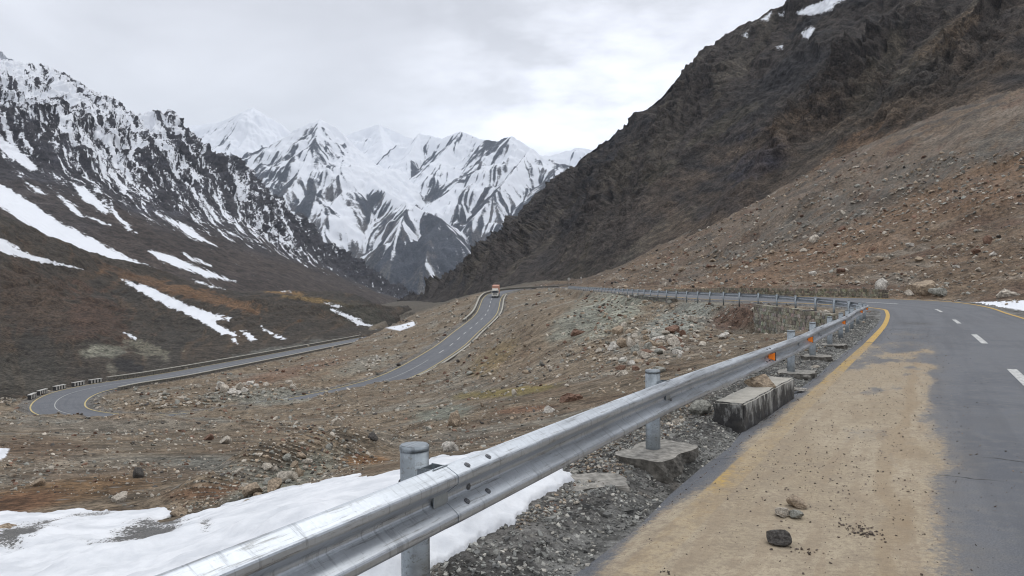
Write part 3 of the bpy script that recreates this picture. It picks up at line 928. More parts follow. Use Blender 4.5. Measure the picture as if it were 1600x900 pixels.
# ---- far snow peaks: ridges that fall away on both sides
def far_peaks():
    DX, DY = 7.5, 10.0
    xs = np.arange(-3500, 1300, DX)
    ys = np.arange(3500, 7800, DY)
    X, Y = np.meshgrid(xs, ys)
    ridges = [
        ([(250, 215, 7400), (300, 196, 7300), (345, 190, 7200), (395, 168, 7000), (440, 196, 7000), (475, 222, 7000), (520, 228, 7100), (550, 207, 7200), (592, 193, 7200), (636, 213, 7100), (700, 235, 7300), (860, 243, 7600), (905, 231, 7600), (960, 240, 7600)], 0.95),
        ([(395, 168, 7000), (385, 215, 6500), (360, 250, 6100), (330, 300, 5600)], 0.8),
        ([(380, 330, 5000), (405, 290, 5200), (440, 230, 5450), (460, 202, 5550), (500, 184, 5600), (528, 200, 5600), (548, 225, 5500), (566, 262, 5200), (592, 292, 4850), (640, 318, 4550), (690, 342, 4300), (716, 372, 4050), (728, 410, 3900), (735, 450, 3750)], 1.0),
        ([(500, 184, 5600), (490, 225, 5200), (470, 265, 4900), (440, 310, 4500), (420, 360, 4200)], 0.95),
        ([(566, 262, 5200), (540, 290, 4800), (510, 330, 4450), (500, 380, 4100), (505, 430, 3800)], 1.05),
        ([(640, 318, 4550), (625, 345, 4250), (612, 390, 4000), (605, 440, 3700)], 1.1),
        ([(690, 342, 4300), (672, 375, 4000), (660, 420, 3750), (655, 460, 3600)], 1.1),
        ([(592, 193, 7200), (600, 232, 6600), (590, 258, 6200)], 0.8),
        ([(600, 262, 6300), (625, 240, 6400), (655, 208, 6500), (690, 216, 6300), (720, 205, 6200), (750, 216, 6000), (775, 222, 5800), (800, 212, 5600), (830, 230, 5450), (850, 246, 5350), (878, 256, 5200), (905, 262, 5000), (960, 300, 4900), (1050, 340, 4800)], 0.95),
        ([(720, 205, 6200), (690, 245, 5800), (660, 285, 5500)], 0.9),
        ([(775, 222, 5800), (740, 262, 5350), (700, 300, 5000), (672, 318, 4850)], 0.95),
        ([(830, 230, 5450), (800, 270, 5000), (770, 305, 4700), (735, 345, 4450)], 0.95),
        ([(878, 256, 5200), (850, 290, 4750), (820, 330, 4450), (780, 372, 4150), (750, 410, 3950)], 0.95),
        ([(905, 262, 5000), (885, 310, 4500), (850, 360, 4150), (800, 410, 3850)], 0.95),
        ([(655, 208, 6500), (640, 240, 6100), (620, 268, 5900)], .9),
    ]
    wx = fbm(X / 420, Y / 420, 4, 401) * 85
    wy = fbm(X / 420, Y / 420, 4, 405) * 85
    Z = np.full(X.shape, -1e9)
    A = np.zeros(X.shape)
    Dm = np.zeros(X.shape)
    for rid, (pts, slope) in enumerate(ridges):
        P = un(*np.array(pts, float).T)
        off = 0.0
        for i in range(len(P) - 1):
            a_, b_ = P[i], P[i + 1]
            e_ = b_[:2] - a_[:2]
            l2 = (e_ ** 2).sum()
            near_w = 1.0
            t = np.clip(((X - a_[0]) * e_[0] + (Y - a_[1]) * e_[1]) / l2, 0, 1)
            dx, dy = X - a_[0] - e_[0] * t, Y - a_[1] - e_[1] * t
            d0 = np.hypot(dx, dy)
            k = sstep(0, 160, d0)
            d = np.hypot(dx + wx * k, dy + wy * k)
            along = off + t * math.sqrt(l2)
            z = a_[2] + (b_[2] - a_[2]) * t - slope * (d ** 0.97) * (1 - 0.00008 * d)
            m = z > Z
            Z[m], A[m], Dm[m] = z[m], (along + rid * 3170.0)[m], d[m]
            off += math.sqrt(l2)
    Zb = Z + fbm(X / 170, Y / 170, 4, 418) * 26 * sstep(0, 200, Dm) + fbm(X / 50, Y / 50, 3, 419) * 6
    coarse = fall_streaks(Zb, DX, DY, 3.2, 26, 451) * .65 + fall_streaks(Zb, DX, DY, 1.5, 20, 453) * .65
    fine = fall_streaks(Zb, DX, DY, 0.6, 9, 455)
    amp = 0.25 + 0.75 * sstep(0, 200, Dm)
    Z2 = Zb + coarse * 8 * amp + fine * 3.0 * amp
    Z2 = np.maximum(Z2, -120 + fbm(X / 200, Y / 200, 3, 421) * 15)
    u = U0 + X / Y * F
    v = V0 + (ZC - Z2) / Y * F
    gx = np.gradient(Z2, axis=1) / DX
    gy = np.gradient(Z2, axis=0) / DY
    steep = np.hypot(gx, gy)
    line = np.interp(u, [300, 420, 480, 540, 600, 660, 715, 735, 760, 820, 900], [330, 315, 322, 350, 372, 385, 388, 345, 325, 330, 320])
    alt = (line - v) / 95.0
    n0 = fbm(X / 300, Y / 300, 4, 457)
    snow = alt * 0.66 - .34 - coarse * .46 - fine * .42 + n0 * .30 - (steep - 1.0) * 0.35
    st = -coarse
    # the left-facing flanks hold less snow than the right-facing ones
    snow = snow - 0.42 * np.clip(gx, -1, 1)
    far_w = sstep(6000, 6900, Y) * 0.9
    snow = snow + far_w
    glacier = blob(u, v, 610, 290, 60, 22, 20) * 1.5
    snow = snow + glacier
    snow = np.where(v > line + 85, np.minimum(snow, -.6 + st * .42), snow)
    col = np.broadcast_to(np.array([0.042, 0.046, 0.056]), X.shape + (3,)).copy()
    n2 = fbm(X / 90, Y / 90, 5, 441)
    col = lerp(col, (0.085, 0.08, 0.08), sstep(0, .7, n2 + st * .5))
    low = sstep(380, 440, v)
    col = lerp(col, (0.10, 0.095, 0.085), low * sstep(-.2, .6, st) * .8)
    o = mesh_np('snowy_mountains', np.stack([X, Y, Z2], -1).reshape(-1, 3), grid_faces(*X.shape), M_FAR, {'col': col.reshape(-1, 3), 'snow': np.clip(snow, -1.5, 1.5).ravel()})
    tag(o, kind='structure')


M_FAR = ground_mat('far rock', 0.03, bump_d=9.0, snow_noise=0.42, var=(0.7, 1.35), grain=0.12, soft=0.26)
far_peaks()


# ================================================================== ROAD
def ribbon_pts(i0, i1, lat, dz):
    """points along the road between samples i0..i1 at lateral offset(s) lat"""
    i = np.arange(i0, i1 + 1)
    lat = np.broadcast_to(lat, (len(i),)) if np.ndim(lat) < 2 else lat
    xy = ROAD[i, :2] + ROAD_N[i] * lat[:, None]
    z = ROAD[i, 2] + lat * SUPER[i] + dz
    return np.c_[xy, z]


def asphalt_mat():
    m, nt, p = new_mat('asphalt')
    L = nt.links.new
    geo = node(nt, 'ShaderNodeNewGeometry').outputs['Position']
    lat, along = attr(nt, 'lat'), attr(nt, 'along')
    n_f = noise(nt, geo, 90.0, 4.0, 0.7)
    n_m = noise(nt, geo, 6.0, 8.0, 0.65)
    n_l = noise(nt, geo, 0.5, 6.0, 0.6)
    c = mixc(nt, mrange(nt, n_l, 0.4, 0.6), (0.128, 0.136, 0.155), (0.178, 0.186, 0.204))
    c = mixc(nt, mrange(nt, n_m, 0.48, 0.62, 0, 0.55), c, (0.21, 0.208, 0.205))
    c = mixc(nt, mrange(nt, n_f, 0.44, 0.58, 0.0, 0.7), c, (0.075, 0.078, 0.086))
    pat = node(nt, 'ShaderNodeTexVoronoi', in_Scale=0.55)
    L(geo, pat.inputs['Vector'])
    pats = node(nt, 'ShaderNodeSeparateColor')
    L(pat.outputs['Color'], pats.inputs[0])
    c = mixc(nt, mrange(nt, n_l, 0.52, 0.60, 0, 0.35), c, (0.095, 0.098, 0.106))
    # two darker wheel tracks in each lane
    cx = node(nt, 'ShaderNodeCombineXYZ')
    L(along, cx.inputs[0])
    L(lat, cx.inputs[1])
    wm = node(nt, 'ShaderNodeMapping')
    wm.inputs['Scale'].default_value = (0.05, 1.3, 1)
    L(cx.outputs[0], wm.inputs[0])
    streak = noise(nt, wm.outputs[0], 1.0, 5.0, 0.6)
    c = mixc(nt, mrange(nt, streak, 0.48, 0.6, 0, 0.5), c, (0.095, 0.099, 0.110))
    # tar-filled cracks across the road
    crk_n = noise(nt, geo, 0.7, 5.0, 0.7)
    for k, (a0, slope, wd, l0, l1) in enumerate(((31.4, 0.10, 0.016, -1.0, 4.0), (30.6, -0.05, 0.012, -3.3, -1.0), (24.9, 0.2, 0.010, 0.3, 3.4))):
        t = math_n(nt, 'SUBTRACT', math_n(nt, 'ADD', along, math_n(nt, 'MULTIPLY', lat, slope)), a0)
        t = math_n(nt, 'ADD', t, mrange(nt, crk_n, 0, 1, -0.25, 0.25))
        ln = mrange(nt, math_n(nt, 'ABSOLUTE', t, 0.0), wd * .5, wd * 1.6, 0.85, 0.0, True)
        ln = math_n(nt, 'MULTIPLY', ln, mrange(nt, lat, l0 - .1, l0 + .1))
        ln = math_n(nt, 'MULTIPLY', ln, mrange(nt, lat, l1 - .1, l1 + .1, 1, 0))
        c = mixc(nt, ln, c, (0.03, 0.03, 0.032))
    # the worn yellow edge line of the stretch beside the camera
    yl = mrange(nt, math_n(nt, 'ABSOLUTE', math_n(nt, 'ADD', lat, 2.97), 0.0), 0.09, 0.115, 1, 0, True)
    yl = math_n(nt, 'MULTIPLY', yl, mrange(nt, along, 47.9, 48.0, 1, 0))
    yw = mrange(nt, noise(nt, geo, 9.0, 9.0, 0.72), 0.42, 0.62, 1.0, 0.25)
    c = mixc(nt, math_n(nt, 'MULTIPLY', yl, yw), c, (0.50, 0.33, 0.10))
    # blown sand lying over the left lane near the camera
    dm = node(nt, 'ShaderNodeMapping')
    dm.inputs['Scale'].default_value = (0.35, 1.2, 1)
    L(cx.outputs[0], dm.inputs[0])
    dn = noise(nt, dm.outputs[0], 1.0, 8.0, 0.62)
    dn2 = noise(nt, geo, 4.5, 9.0, 0.7)
    n_g0 = noise(nt, geo, 20.0, 8.0, 0.75)
    wob = math_n(nt, 'ADD', lat, mrange(nt, dn, 0.2, 0.8, -0.30, 0.30))
    d = math_n(nt, 'MULTIPLY', mrange(nt, wob, -1.66, -1.22, 1, 0, True), mrange(nt, wob, -3.30, -2.92, 0, 1, True))
    al = math_n(nt, 'ADD', along, mrange(nt, dn, 0.36, 0.64, -8.0, 8.0))
    d = math_n(nt, 'MULTIPLY', d, mrange(nt, al, 35.0, 47.0, 1.0, 0.0, True))
    d = math_n(nt, 'ADD', d, mrange(nt, n_g0, 0.40, 0.60, -0.17, 0.17))
    d = mrange(nt, math_n(nt, 'MULTIPLY', d, mrange(nt, dn2, 0.40, 0.5, 0.78, 1.0)), 0.12, 0.75, 0, 1, True)
    dc = mixc(nt, mrange(nt, dn, 0.4, 0.6), (0.335, 0.270, 0.183), (0.445, 0.375, 0.272))
    dc = mixc(nt, mrange(nt, dn2, 0.49, 0.60, 0, 0.55), dc, (0.25, 0.195, 0.145))
    n_g = noise(nt, geo, 26.0, 8.0, 0.75)
    dc = mixc(nt, mrange(nt, n_g, 0.52, 0.58, 0, 0.6), dc, (0.22, 0.165, 0.125))
    dc = mixc(nt, mrange(nt, n_g, 0.48, 0.42, 0, 0.45), dc, (0.52, 0.43, 0.30))
    dc = mixc(nt, mrange(nt, n_f, 0.54, 0.62, 0, 0.55), dc, (0.13, 0.10, 0.085))
    rip = node(nt, 'ShaderNodeMapping')
    rip.inputs['Scale'].default_value = (0.9, 6.0, 1)
    L(cx.outputs[0], rip.inputs[0])
    dc = mixc(nt, mrange(nt, noise(nt, rip.outputs[0], 1.0, 7.0, 0.7), 0.5, 0.58, 0, 0.45), dc, (0.27, 0.20, 0.135))
    # a tyre track pressed into the sand
    tr = mrange(nt, math_n(nt, 'ABSOLUTE', math_n(nt, 'SUBTRACT', wob, -1.72), 0.0), 0.03, 0.13, 0.5, 0.0, True)
    dc = mixc(nt, tr, dc, (0.25, 0.17, 0.095))
    # paint glows faintly through the thinnest sand
    dc = mixc(nt, math_n(nt, 'MULTIPLY', math_n(nt, 'MULTIPLY', yl, yw), mrange(nt, along, 28, 46, 0.10, 0.34)), dc, (0.46, 0.29, 0.085))
    c = mixc(nt, math_n(nt, 'MULTIPLY', d, 0.95), c, dc)
    # thinner dust film further on and the pale dried film beyond
    film = math_n(nt, 'MULTIPLY', mrange(nt, wob, -0.9, -1.9, 0, 1, True), mrange(nt, al, 40.0, 54.0, 1.0, 0.0, True))
    film = math_n(nt, 'MULTIPLY', film, math_n(nt, 'MULTIPLY', mrange(nt, dn2, 0.35, 0.65, 0.1, 0.55), mrange(nt, wob, -3.3, -2.8, 0, 1)))
    c = mixc(nt, film, c, (0.27, 0.225, 0.165))
    # dark wet, muddy patch by the bend
    pm = math_n(nt, 'MULTIPLY', mrange(nt, math_n(nt, 'ABSOLUTE', math_n(nt, 'SUBTRACT', along, 62.5), 0.0), 0.3, 2.4, 1, 0, True), mrange(nt, math_n(nt, 'ABSOLUTE', math_n(nt, 'ADD', lat, 1.7), 0.0), 0.1, 1.1, 1, 0, True))
    c = mixc(nt, math_n(nt, 'MULTIPLY', pm, mrange(nt, dn2, 0.4, 0.6)), c, (0.06, 0.056, 0.054))
    L(c, p.inputs['Base Color'])
    p.inputs['Roughness'].default_value = 0.86
    h = math_n(nt, 'ADD', n_f, math_n(nt, 'ADD', math_n(nt, 'MULTIPLY', n_m, 0.6), math_n(nt, 'MULTIPLY', n_g, 0.9)))
    bump(nt, p, h, 0.6, 0.009)
    return m


M_ASPHALT = asphalt_mat()
LATS = np.linspace(-1, 1, 27)


def build_road():
    n = len(ROAD)
    edge_l = -HALF_L - 0.02 + 0.09 * fbm(ROAD_S / .9, 0 * ROAD_S, 4, 501)
    edge_r = HALF_R + 0.05 + 0.06 * fbm(ROAD_S / 1.1, 0 * ROAD_S + 7, 4, 503)
    lat = edge_l[:, None] + (edge_r - edge_l)[:, None] * (LATS[None] + 1) / 2
    xy = ROAD[:, None, :2] + ROAD_N[:, None] * lat[..., None]
    z = ROAD[:, 2:3] + lat * SUPER[:, None]
    # broken-down rim
    z = z - 0.05 * np.where((LATS[None] == -1) | (LATS[None] == 1), 1, 0)
    co = np.concatenate([xy, z[..., None]], -1)
    o = mesh_np('road', co.reshape(-1, 3), grid_faces(n, len(LATS)), M_ASPHALT, {'lat': lat.ravel(), 'along': np.repeat(ROAD_S, len(LATS))})
    tag(o, kind='structure')


build_road()


def paint_mat(name, col, wear_lo, wear_hi, under=(0.14, 0.14, 0.145), wear=0.8, sand=False):
    m, nt, p = new_mat(name)
    geo = node(nt, 'ShaderNodeNewGeometry').outputs['Position']
    n1 = noise(nt, geo, 14.0, 9.0, 0.7)
    n2 = noise(nt, geo, 1.1, 5.0, 0.6)
    c = mixc(nt, mrange(nt, n2, 0.3, 0.7), tuple(x * 0.82 for x in col), col)
    c = mixc(nt, mrange(nt, n1, wear_lo, wear_hi, 0, wear), c, under)
    if sand:
        along = attr(nt, 'along')
        k = mrange(nt, math_n(nt, 'ADD', along, mrange(nt, n2, 0.2, 0.8, -3, 3)), 42, 52, 1.0, 0.0, True)
        k = math_n(nt, 'MULTIPLY', k, mrange(nt, n1, 0.3, 0.6, 0.62, 0.95))
        c = mixc(nt, k, c, (0.375, 0.275, 0.158))
    nt.links.new(c, p.inputs['Base Color'])
    p.inputs['Roughness'].default_value = 0.8
    return m


M_YELLOW = paint_mat('yellow road paint', (0.56, 0.36, 0.095), 0.48, 0.72, sand=True)
M_YELLOW_FAR = paint_mat('faded yellow road paint', (0.52, 0.42, 0.20), 0.5, 0.75, wear=.5)
M_WHITE_FAR = paint_mat('dusty white road paint', (0.48, 0.48, 0.47), 0.44, 0.6, wear=.6)
M_WHITE = paint_mat('white road paint', (0.60, 0.60, 0.585), 0.46, 0.62)


def marking(s0, s1, lat, width, mat):
    i0, i1 = int(np.searchsorted(ROAD_S, s0)), min(int(np.searchsorted(ROAD_S, s1)), len(ROAD) - 1)
    if i1 <= i0:
        return
    n = i1 - i0 + 1
    i = np.arange(i0, i1 + 1)
    la = lat[i] if np.ndim(lat) else np.full(n, lat)
    dz = np.clip(0.005 + (np.hypot(ROAD[i, 0], ROAD[i, 1]) - 30) * 0.0003, 0.005, 0.05)
    a_, b_ = ribbon_pts(i0, i1, la - width / 2, dz), ribbon_pts(i0, i1, la + width / 2, dz)
    co = np.stack([a_, b_], 1).reshape(-1, 3)
    o = mesh_np('road_marking', co, grid_faces(n, 2), mat, {'along': np.repeat(ROAD_S[i], 2)})
    tag(o, kind='structure')


S_AT_Y = lambda yy: float(np.interp(yy, ROAD_Y[:60], ROAD_S[:60]))
marking(48, S_TRUCK - 25, -HALF_L + 0.33, 0.20, M_YELLOW)
marking(3, S_TRUCK - 25, HALF_R - 0.25, 0.17, M_YELLOW)
marking(S_TRUCK - 30, ROAD_S[-1], -HALF_L + 0.25, 0.22, M_YELLOW_FAR)
marking(S_TRUCK - 30, ROAD_S[-1], HALF_R - 0.25, 0.22, M_YELLOW_FAR)
s = S_AT_Y(24.3) - 2.3 - 13.2 * 2
while s < S_TRUCK - 20:
    marking(s, s + 4.6, 0.0, 0.17, M_WHITE)
    s += 13.2
s_solid = float(ROAD_S[int(np.argmin(np.hypot(ROAD[:, 0] + 17.5, ROAD[:, 1] - 160)))])
s = S_TRUCK + 20
while s < s_solid - 8:
    marking(s, s + 4.0, 0.0, 0.22, M_WHITE)
    s += 10.0
marking(s_solid, ROAD_S[-1] - 60, 0.25 * hair * 0, 0.14, M_WHITE_FAR)


# ================================================================== MASONRY, CONCRETE, METAL
def col_mat(name, fine, var=(0.7, 1.3), rough=0.9, bump_d=0.02, spec=0.25, coord='Position'):
    m, nt, p = new_mat(name)
    if coord == 'Position':
        vec = node(nt, 'ShaderNodeNewGeometry').outputs['Position']
    else:
        vec = node(nt, 'ShaderNodeTexCoord').outputs['Object']
    n1 = noise(nt, vec, fine, 10.0, 0.68)
    n2 = noise(nt, vec, fine * .2, 4.0, 0.6)
    f = math_n(nt, 'MULTIPLY', mrange(nt, n1, 0.38, 0.62, *var), mrange(nt, n2, 0.36, 0.64, .85, 1.15))
    sc = node(nt, 'ShaderNodeVectorMath', operation='SCALE')
    nt.links.new(attr(nt, 'col', 'Color'), sc.inputs[0])
    nt.links.new(f, sc.inputs['Scale'])
    nt.links.new(sc.outputs[0], p.inputs['Base Color'])
    p.inputs['Roughness'].default_value = rough
    p.inputs['Specular IOR Level'].default_value = spec
    bump(nt, p, n1, 0.6, bump_d)
    return m


def plain_mat(name, col, rough=0.6, metal=0.0, fine=12.0, var=(0.8, 1.2), bump_d=0.0, spec=0.4):
    m, nt, p = new_mat(name)
    vec = node(nt, 'ShaderNodeTexCoord').outputs['Object']
    n1 = noise(nt, vec, fine, 8.0, 0.65)
    rgbn = node(nt, 'ShaderNodeRGB')
    rgbn.outputs[0].default_value = (*col, 1)
    sc = node(nt, 'ShaderNodeVectorMath', operation='SCALE')
    nt.links.new(rgbn.outputs[0], sc.inputs[0])
    nt.links.new(mrange(nt, n1, 0.37, 0.63, *var), sc.inputs['Scale'])
    nt.links.new(sc.outputs[0], p.inputs['Base Color'])
    p.inputs['Roughness'].default_value = rough
    p.inputs['Metallic'].default_value = metal
    p.inputs['Specular IOR Level'].default_value = spec
    if bump_d:
        bump(nt, p, n1, 0.6, bump_d)
    return m


M_STONE = col_mat('stone', 9.0, (0.55, 1.45), bump_d=0.03)
M_ROCK = col_mat('rock', 5.0, (0.55, 1.45), bump_d=0.05, coord='Object')
BOX = np.array([[x, y_, z] for z in (-.5, .5) for y_ in (-.5, .5) for x in (-.5, .5)])
BOXF = np.array([[0, 2, 3, 1], [4, 5, 7, 6], [0, 1, 5, 4], [2, 6, 7, 3], [0, 4, 6, 2], [1, 3, 7, 5]])


def stone_wall(name, path, zb, zt, thick, stone, label, tint, seed):
    """dry-stone face: courses of uneven blocks over a dark core; path is the line of the wall, one object"""
    rng = np.random.default_rng(seed)
    P, S = resample(np.array(path, float), 0.1)
    zb_f = lambda s_: np.interp(s_, S, zb(P) if callable(zb) else np.full(len(P), zb))
    zt_f = lambda s_: np.interp(s_, S, zt(P) if callable(zt) else np.full(len(P), zt))
    T = np.gradient(P[:, :2], axis=0)
    T /= np.linalg.norm(T, axis=1, keepdims=True)
    co, fc, cl = [], [], []

    def put(s0, s1, z0, z1, d, c, jit):
        sm = (s0 + s1) / 2
        x, y_ = np.interp(sm, S, P[:, 0]), np.interp(sm, S, P[:, 1])
        tx, ty = np.interp(sm, S, T[:, 0]), np.interp(sm, S, T[:, 1])
        b = BOX * np.array([s1 - s0, d, z1 - z0]) + rng.normal(0, jit, (8, 3))
        w = np.stack([x + b[:, 0] * tx - b[:, 1] * ty, y_ + b[:, 0] * ty + b[:, 1] * tx, (z0 + z1) / 2 + b[:, 2]], 1)
        fc.append(BOXF + 8 * len(co))
        co.append(w)
        cl.append(np.tile(c, (8, 1)))
    # core
    for k in np.arange(0, S[-1], 1.0):
        put(k, min(k + 1.0, S[-1]), zb_f(k) - .3, zt_f(k) - 0.03, thick - 0.06, np.array([.13, .112, .09]), 0.0)
    z = 0.0
    hmax = max(float(zt_f(k) - zb_f(k)) for k in S[::10]) + .3
    while z < hmax:
        hh = stone * rng.uniform(.55, 1.0)
        k = -rng.uniform(0, stone)
        while k < S[-1]:
            w_ = stone * rng.uniform(.7, 1.7)
            k0, k1 = max(k, 0), min(k + w_, S[-1])
            base, top = zb_f(k) - .3 + z, zt_f(k)
            if k1 - k0 > .08 and base < top - .06:
                c = np.array(tint) * rng.uniform(.55, 1.45) * (1 + rng.normal(0, .05, 3))
                put(k0 + .012, k1 - .012, base + .01, min(base + hh - .008, top + .02), thick + rng.uniform(-.03, .05), c, stone * .035)
            k += w_
        z += hh
    o = mesh_np(name, np.vstack(co), np.vstack(fc), M_STONE, {'col': np.vstack(cl)}, smooth=False)
    return tag(o, label, 'wall')


# the retaining wall under the bend, the short one further along, and the revetment on the uphill side
rp, _ = resample(RAIL, 0.5)
nrm = np.gradient(rp[:, :2], axis=0)
nrm /= np.linalg.norm(nrm, axis=1, keepdims=True)
nrm = np.stack([-nrm[:, 1], nrm[:, 0]], 1)                   # left of travel = downhill side
sel = (rp[:, 1] > 40.5) & (rp[:, 1] < 60.5)
w_path = np.c_[rp[sel, :2] + nrm[sel] * 0.42, rp[sel, 2]]
stone_wall('retaining_wall', w_path, lambda P: np.interp(P[:, 1], [40, 50, 60, 67], [-2.0, -2.3, -2.0, -1.5]), lambda P: P[:, 2] - 0.06, 0.6, 0.34,
           'tall grey stone retaining wall beneath the guardrail at the bend', (0.265, 0.248, 0.205), 31)
sel = (rp[:, 1] > 84) & (rp[:, 1] < 124)
w_path = np.c_[rp[sel, :2] + nrm[sel] * 0.45, rp[sel, 2]]
stone_wall('retaining_wall', w_path, lambda P: P[:, 2] - 1.5, lambda P: P[:, 2] - 0.05, 0.6, 0.36,
           'low dark stone wall under the far straight of guardrail', (0.16, 0.155, 0.14), 33)
i = np.nonzero((ROAD_Y > 66) & (ROAD_Y < 128) & (ROAD_S < S_TRUCK))[0]
w_path = np.c_[ROAD[i, :2] + ROAD_N[i] * 4.35, ROAD[i, 2] + 4.35 * SUPER[i]]
stone_wall('revetment_wall', w_path, lambda P: P[:, 2] - .2, lambda P: P[:, 2] + np.interp(P[:, 1], [66, 75, 100, 128], [.66, .74, .8, .6]), 0.7, 0.30,
           'low green-grey stone revetment at the foot of the brown debris slope', (0.235, 0.205, 0.155), 35)


def painted_concrete(name):
    """cast concrete: pale on top, sides tarred black with scraps of white paint left"""
    m, nt, p = new_mat(name)
    geo = node(nt, 'ShaderNodeNewGeometry')
    tc = node(nt, 'ShaderNodeTexCoord').outputs['Object']
    sep = node(nt, 'ShaderNodeSeparateXYZ')
    nt.links.new(geo.outputs['Normal'], sep.inputs[0])
    n1 = noise(nt, tc, 5.0, 10.0, 0.7)
    n2 = noise(nt, tc, 30.0, 8.0, 0.7)
    mp = node(nt, 'ShaderNodeMapping')
    mp.inputs['Scale'].default_value = (9, 9, 3.0)
    nt.links.new(tc, mp.inputs[0])
    n3 = noise(nt, mp.outputs[0], 0.9, 9.0, 0.72)
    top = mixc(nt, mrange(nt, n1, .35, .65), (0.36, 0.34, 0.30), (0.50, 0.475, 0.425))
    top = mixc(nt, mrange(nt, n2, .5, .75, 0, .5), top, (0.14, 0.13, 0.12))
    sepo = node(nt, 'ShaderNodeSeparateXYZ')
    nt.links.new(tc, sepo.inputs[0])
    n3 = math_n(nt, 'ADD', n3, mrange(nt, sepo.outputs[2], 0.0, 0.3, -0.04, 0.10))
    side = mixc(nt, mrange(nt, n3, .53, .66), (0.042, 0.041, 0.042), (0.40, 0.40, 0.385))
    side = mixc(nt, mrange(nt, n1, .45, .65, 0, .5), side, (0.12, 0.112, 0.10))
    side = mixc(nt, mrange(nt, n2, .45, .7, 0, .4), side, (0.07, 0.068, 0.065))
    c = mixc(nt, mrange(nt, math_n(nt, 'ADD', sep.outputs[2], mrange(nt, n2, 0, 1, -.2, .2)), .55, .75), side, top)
    nt.links.new(c, p.inputs['Base Color'])
    p.inputs['Roughness'].default_value = .85
    bump(nt, p, n2, .5, .008)
    return m


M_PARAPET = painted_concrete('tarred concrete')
M_CONC = plain_mat('rough concrete', (0.27, 0.255, 0.23), 0.92, fine=14, var=(.6, 1.35), bump_d=.02)
M_CONC_DARK = plain_mat('dark side concrete', (0.13, 0.12, 0.105), 0.95, fine=11, var=(.5, 1.4), bump_d=.03)  # darker concrete for the side and bottom faces of the footings
M_KERB = plain_mat('pale kerb concrete', (0.36, 0.345, 0.30), 0.9, fine=3, var=(.7, 1.25), bump_d=.01)
M_BLACK = plain_mat('black paint', (0.035, 0.035, 0.037), 0.7, fine=4)
M_WHITEPAINT = plain_mat('chalky white paint', (0.45, 0.44, 0.415), 0.8, fine=5)


def rough_block(name, loc, size, rz, mat, seed, rough=0.06, cuts=9, taper=0.0, tilt=(0, 0), fade_top=False):
    """a cast slab with broken, bumpy faces"""
    bm = bmesh.new()
    bmesh.ops.create_cube(bm, size=1.0)
    bmesh.ops.subdivide_edges(bm, edges=bm.edges[:], cuts=cuts, use_grid_fill=True)
    co = np.array([v.co[:] for v in bm.verts])
    p = co * np.array(size)
    r = np.linalg.norm(co, axis=1, keepdims=True) + 1e-9
    d = fbm(p[:, 0] * 7 + seed, p[:, 1] * 7 + p[:, 2] * 9, 4, seed)
    d2 = fbm(p[:, 0] * 2.6 - seed, p[:, 1] * 2.6 + p[:, 2] * 3, 3, seed + 5)
    side = np.clip((np.abs(co[:, :2]).max(1) - .38) / .12, 0, 1)
    k = (d * .35 + d2) * rough
    p[:, :2] += (co[:, :2] / (np.abs(co[:, :2]).max(1, keepdims=True) + 1e-6)) * (k * side)[:, None]
    p[:, 2] += d * rough * .18
    # rounded, crumbled corners
    corner = np.clip(np.abs(co[:, 0]) + np.abs(co[:, 1]) - .78, 0, 1)
    p[:, :2] *= (1 - corner * .55)[:, None]
    for v, q in zip(bm.verts, p):
        v.co = q
    o = bm_obj(name, bm, mat)
    o.location = loc
    o.rotation_euler = (tilt[0], tilt[1], rz)
    return o


# ------------------------------------------------------------------ guardrail
def galv(name, base=(0.47, 0.505, 0.55), rough=0.40):
    """galvanised steel: spangle, scratches, streaks of grime"""
    m, nt, p = new_mat(name)
    geo = node(nt, 'ShaderNodeNewGeometry').outputs['Position']
    rot = node(nt, 'ShaderNodeMapping')
    rot.inputs['Rotation'].default_value = (0, 0, math.radians(-63))
    nt.links.new(geo, rot.inputs[0])
    st = node(nt, 'ShaderNodeMapping')
    st.inputs['Scale'].default_value = (0.8, 14, 18)
    nt.links.new(rot.outputs[0], st.inputs[0])
    n1 = noise(nt, st.outputs[0], 1.0, 9.0, 0.68)
    cr = node(nt, 'ShaderNodeMapping')
    cr.inputs['Scale'].default_value = (26, 3, 3)
    nt.links.new(rot.outputs[0], cr.inputs[0])
    n2 = noise(nt, cr.outputs[0], 1.0, 8.0, 0.7)
    n3 = noise(nt, geo, 40.0, 5.0, 0.7)
    n4 = noise(nt, geo, 1.6, 5.0, 0.6)
    d = tuple(x * .74 for x in base)
    c = mixc(nt, mrange(nt, n1, .42, .58), d, base)
    c = mixc(nt, mrange(nt, n4, .35, .65, 0, .5), c, tuple(x * 1.12 for x in base))
    c = mixc(nt, mrange(nt, n2, .55, .62, 0, .6), c, tuple(x * .45 for x in base))
    sp = node(nt, 'ShaderNodeTexVoronoi', in_Scale=60.0)
    nt.links.new(geo, sp.inputs['Vector'])
    sps = node(nt, 'ShaderNodeSeparateColor')
    nt.links.new(sp.outputs['Color'], sps.inputs[0])
    c = mixc(nt, mrange(nt, sps.outputs[0], 0, 1, 0, .22), c, tuple(x * .6 for x in base))
    gr = noise(nt, st.outputs[0], 3.0, 9.0, 0.75)
    c = mixc(nt, mrange(nt, gr, .55, .62, 0, .6), c, (0.13, 0.125, 0.115))
    c = mixc(nt, mrange(nt, n3, .62, .72, 0, .55), c, (0.10, 0.10, 0.10))
    nt.links.new(c, p.inputs['Base Color'])
    p.inputs['Metallic'].default_value = 0.75
    nt.links.new(mrange(nt, n1, .3, .7, rough - .1, rough + .14), p.inputs['Roughness'])
    bump(nt, p, n1, .12, .004)
    return m


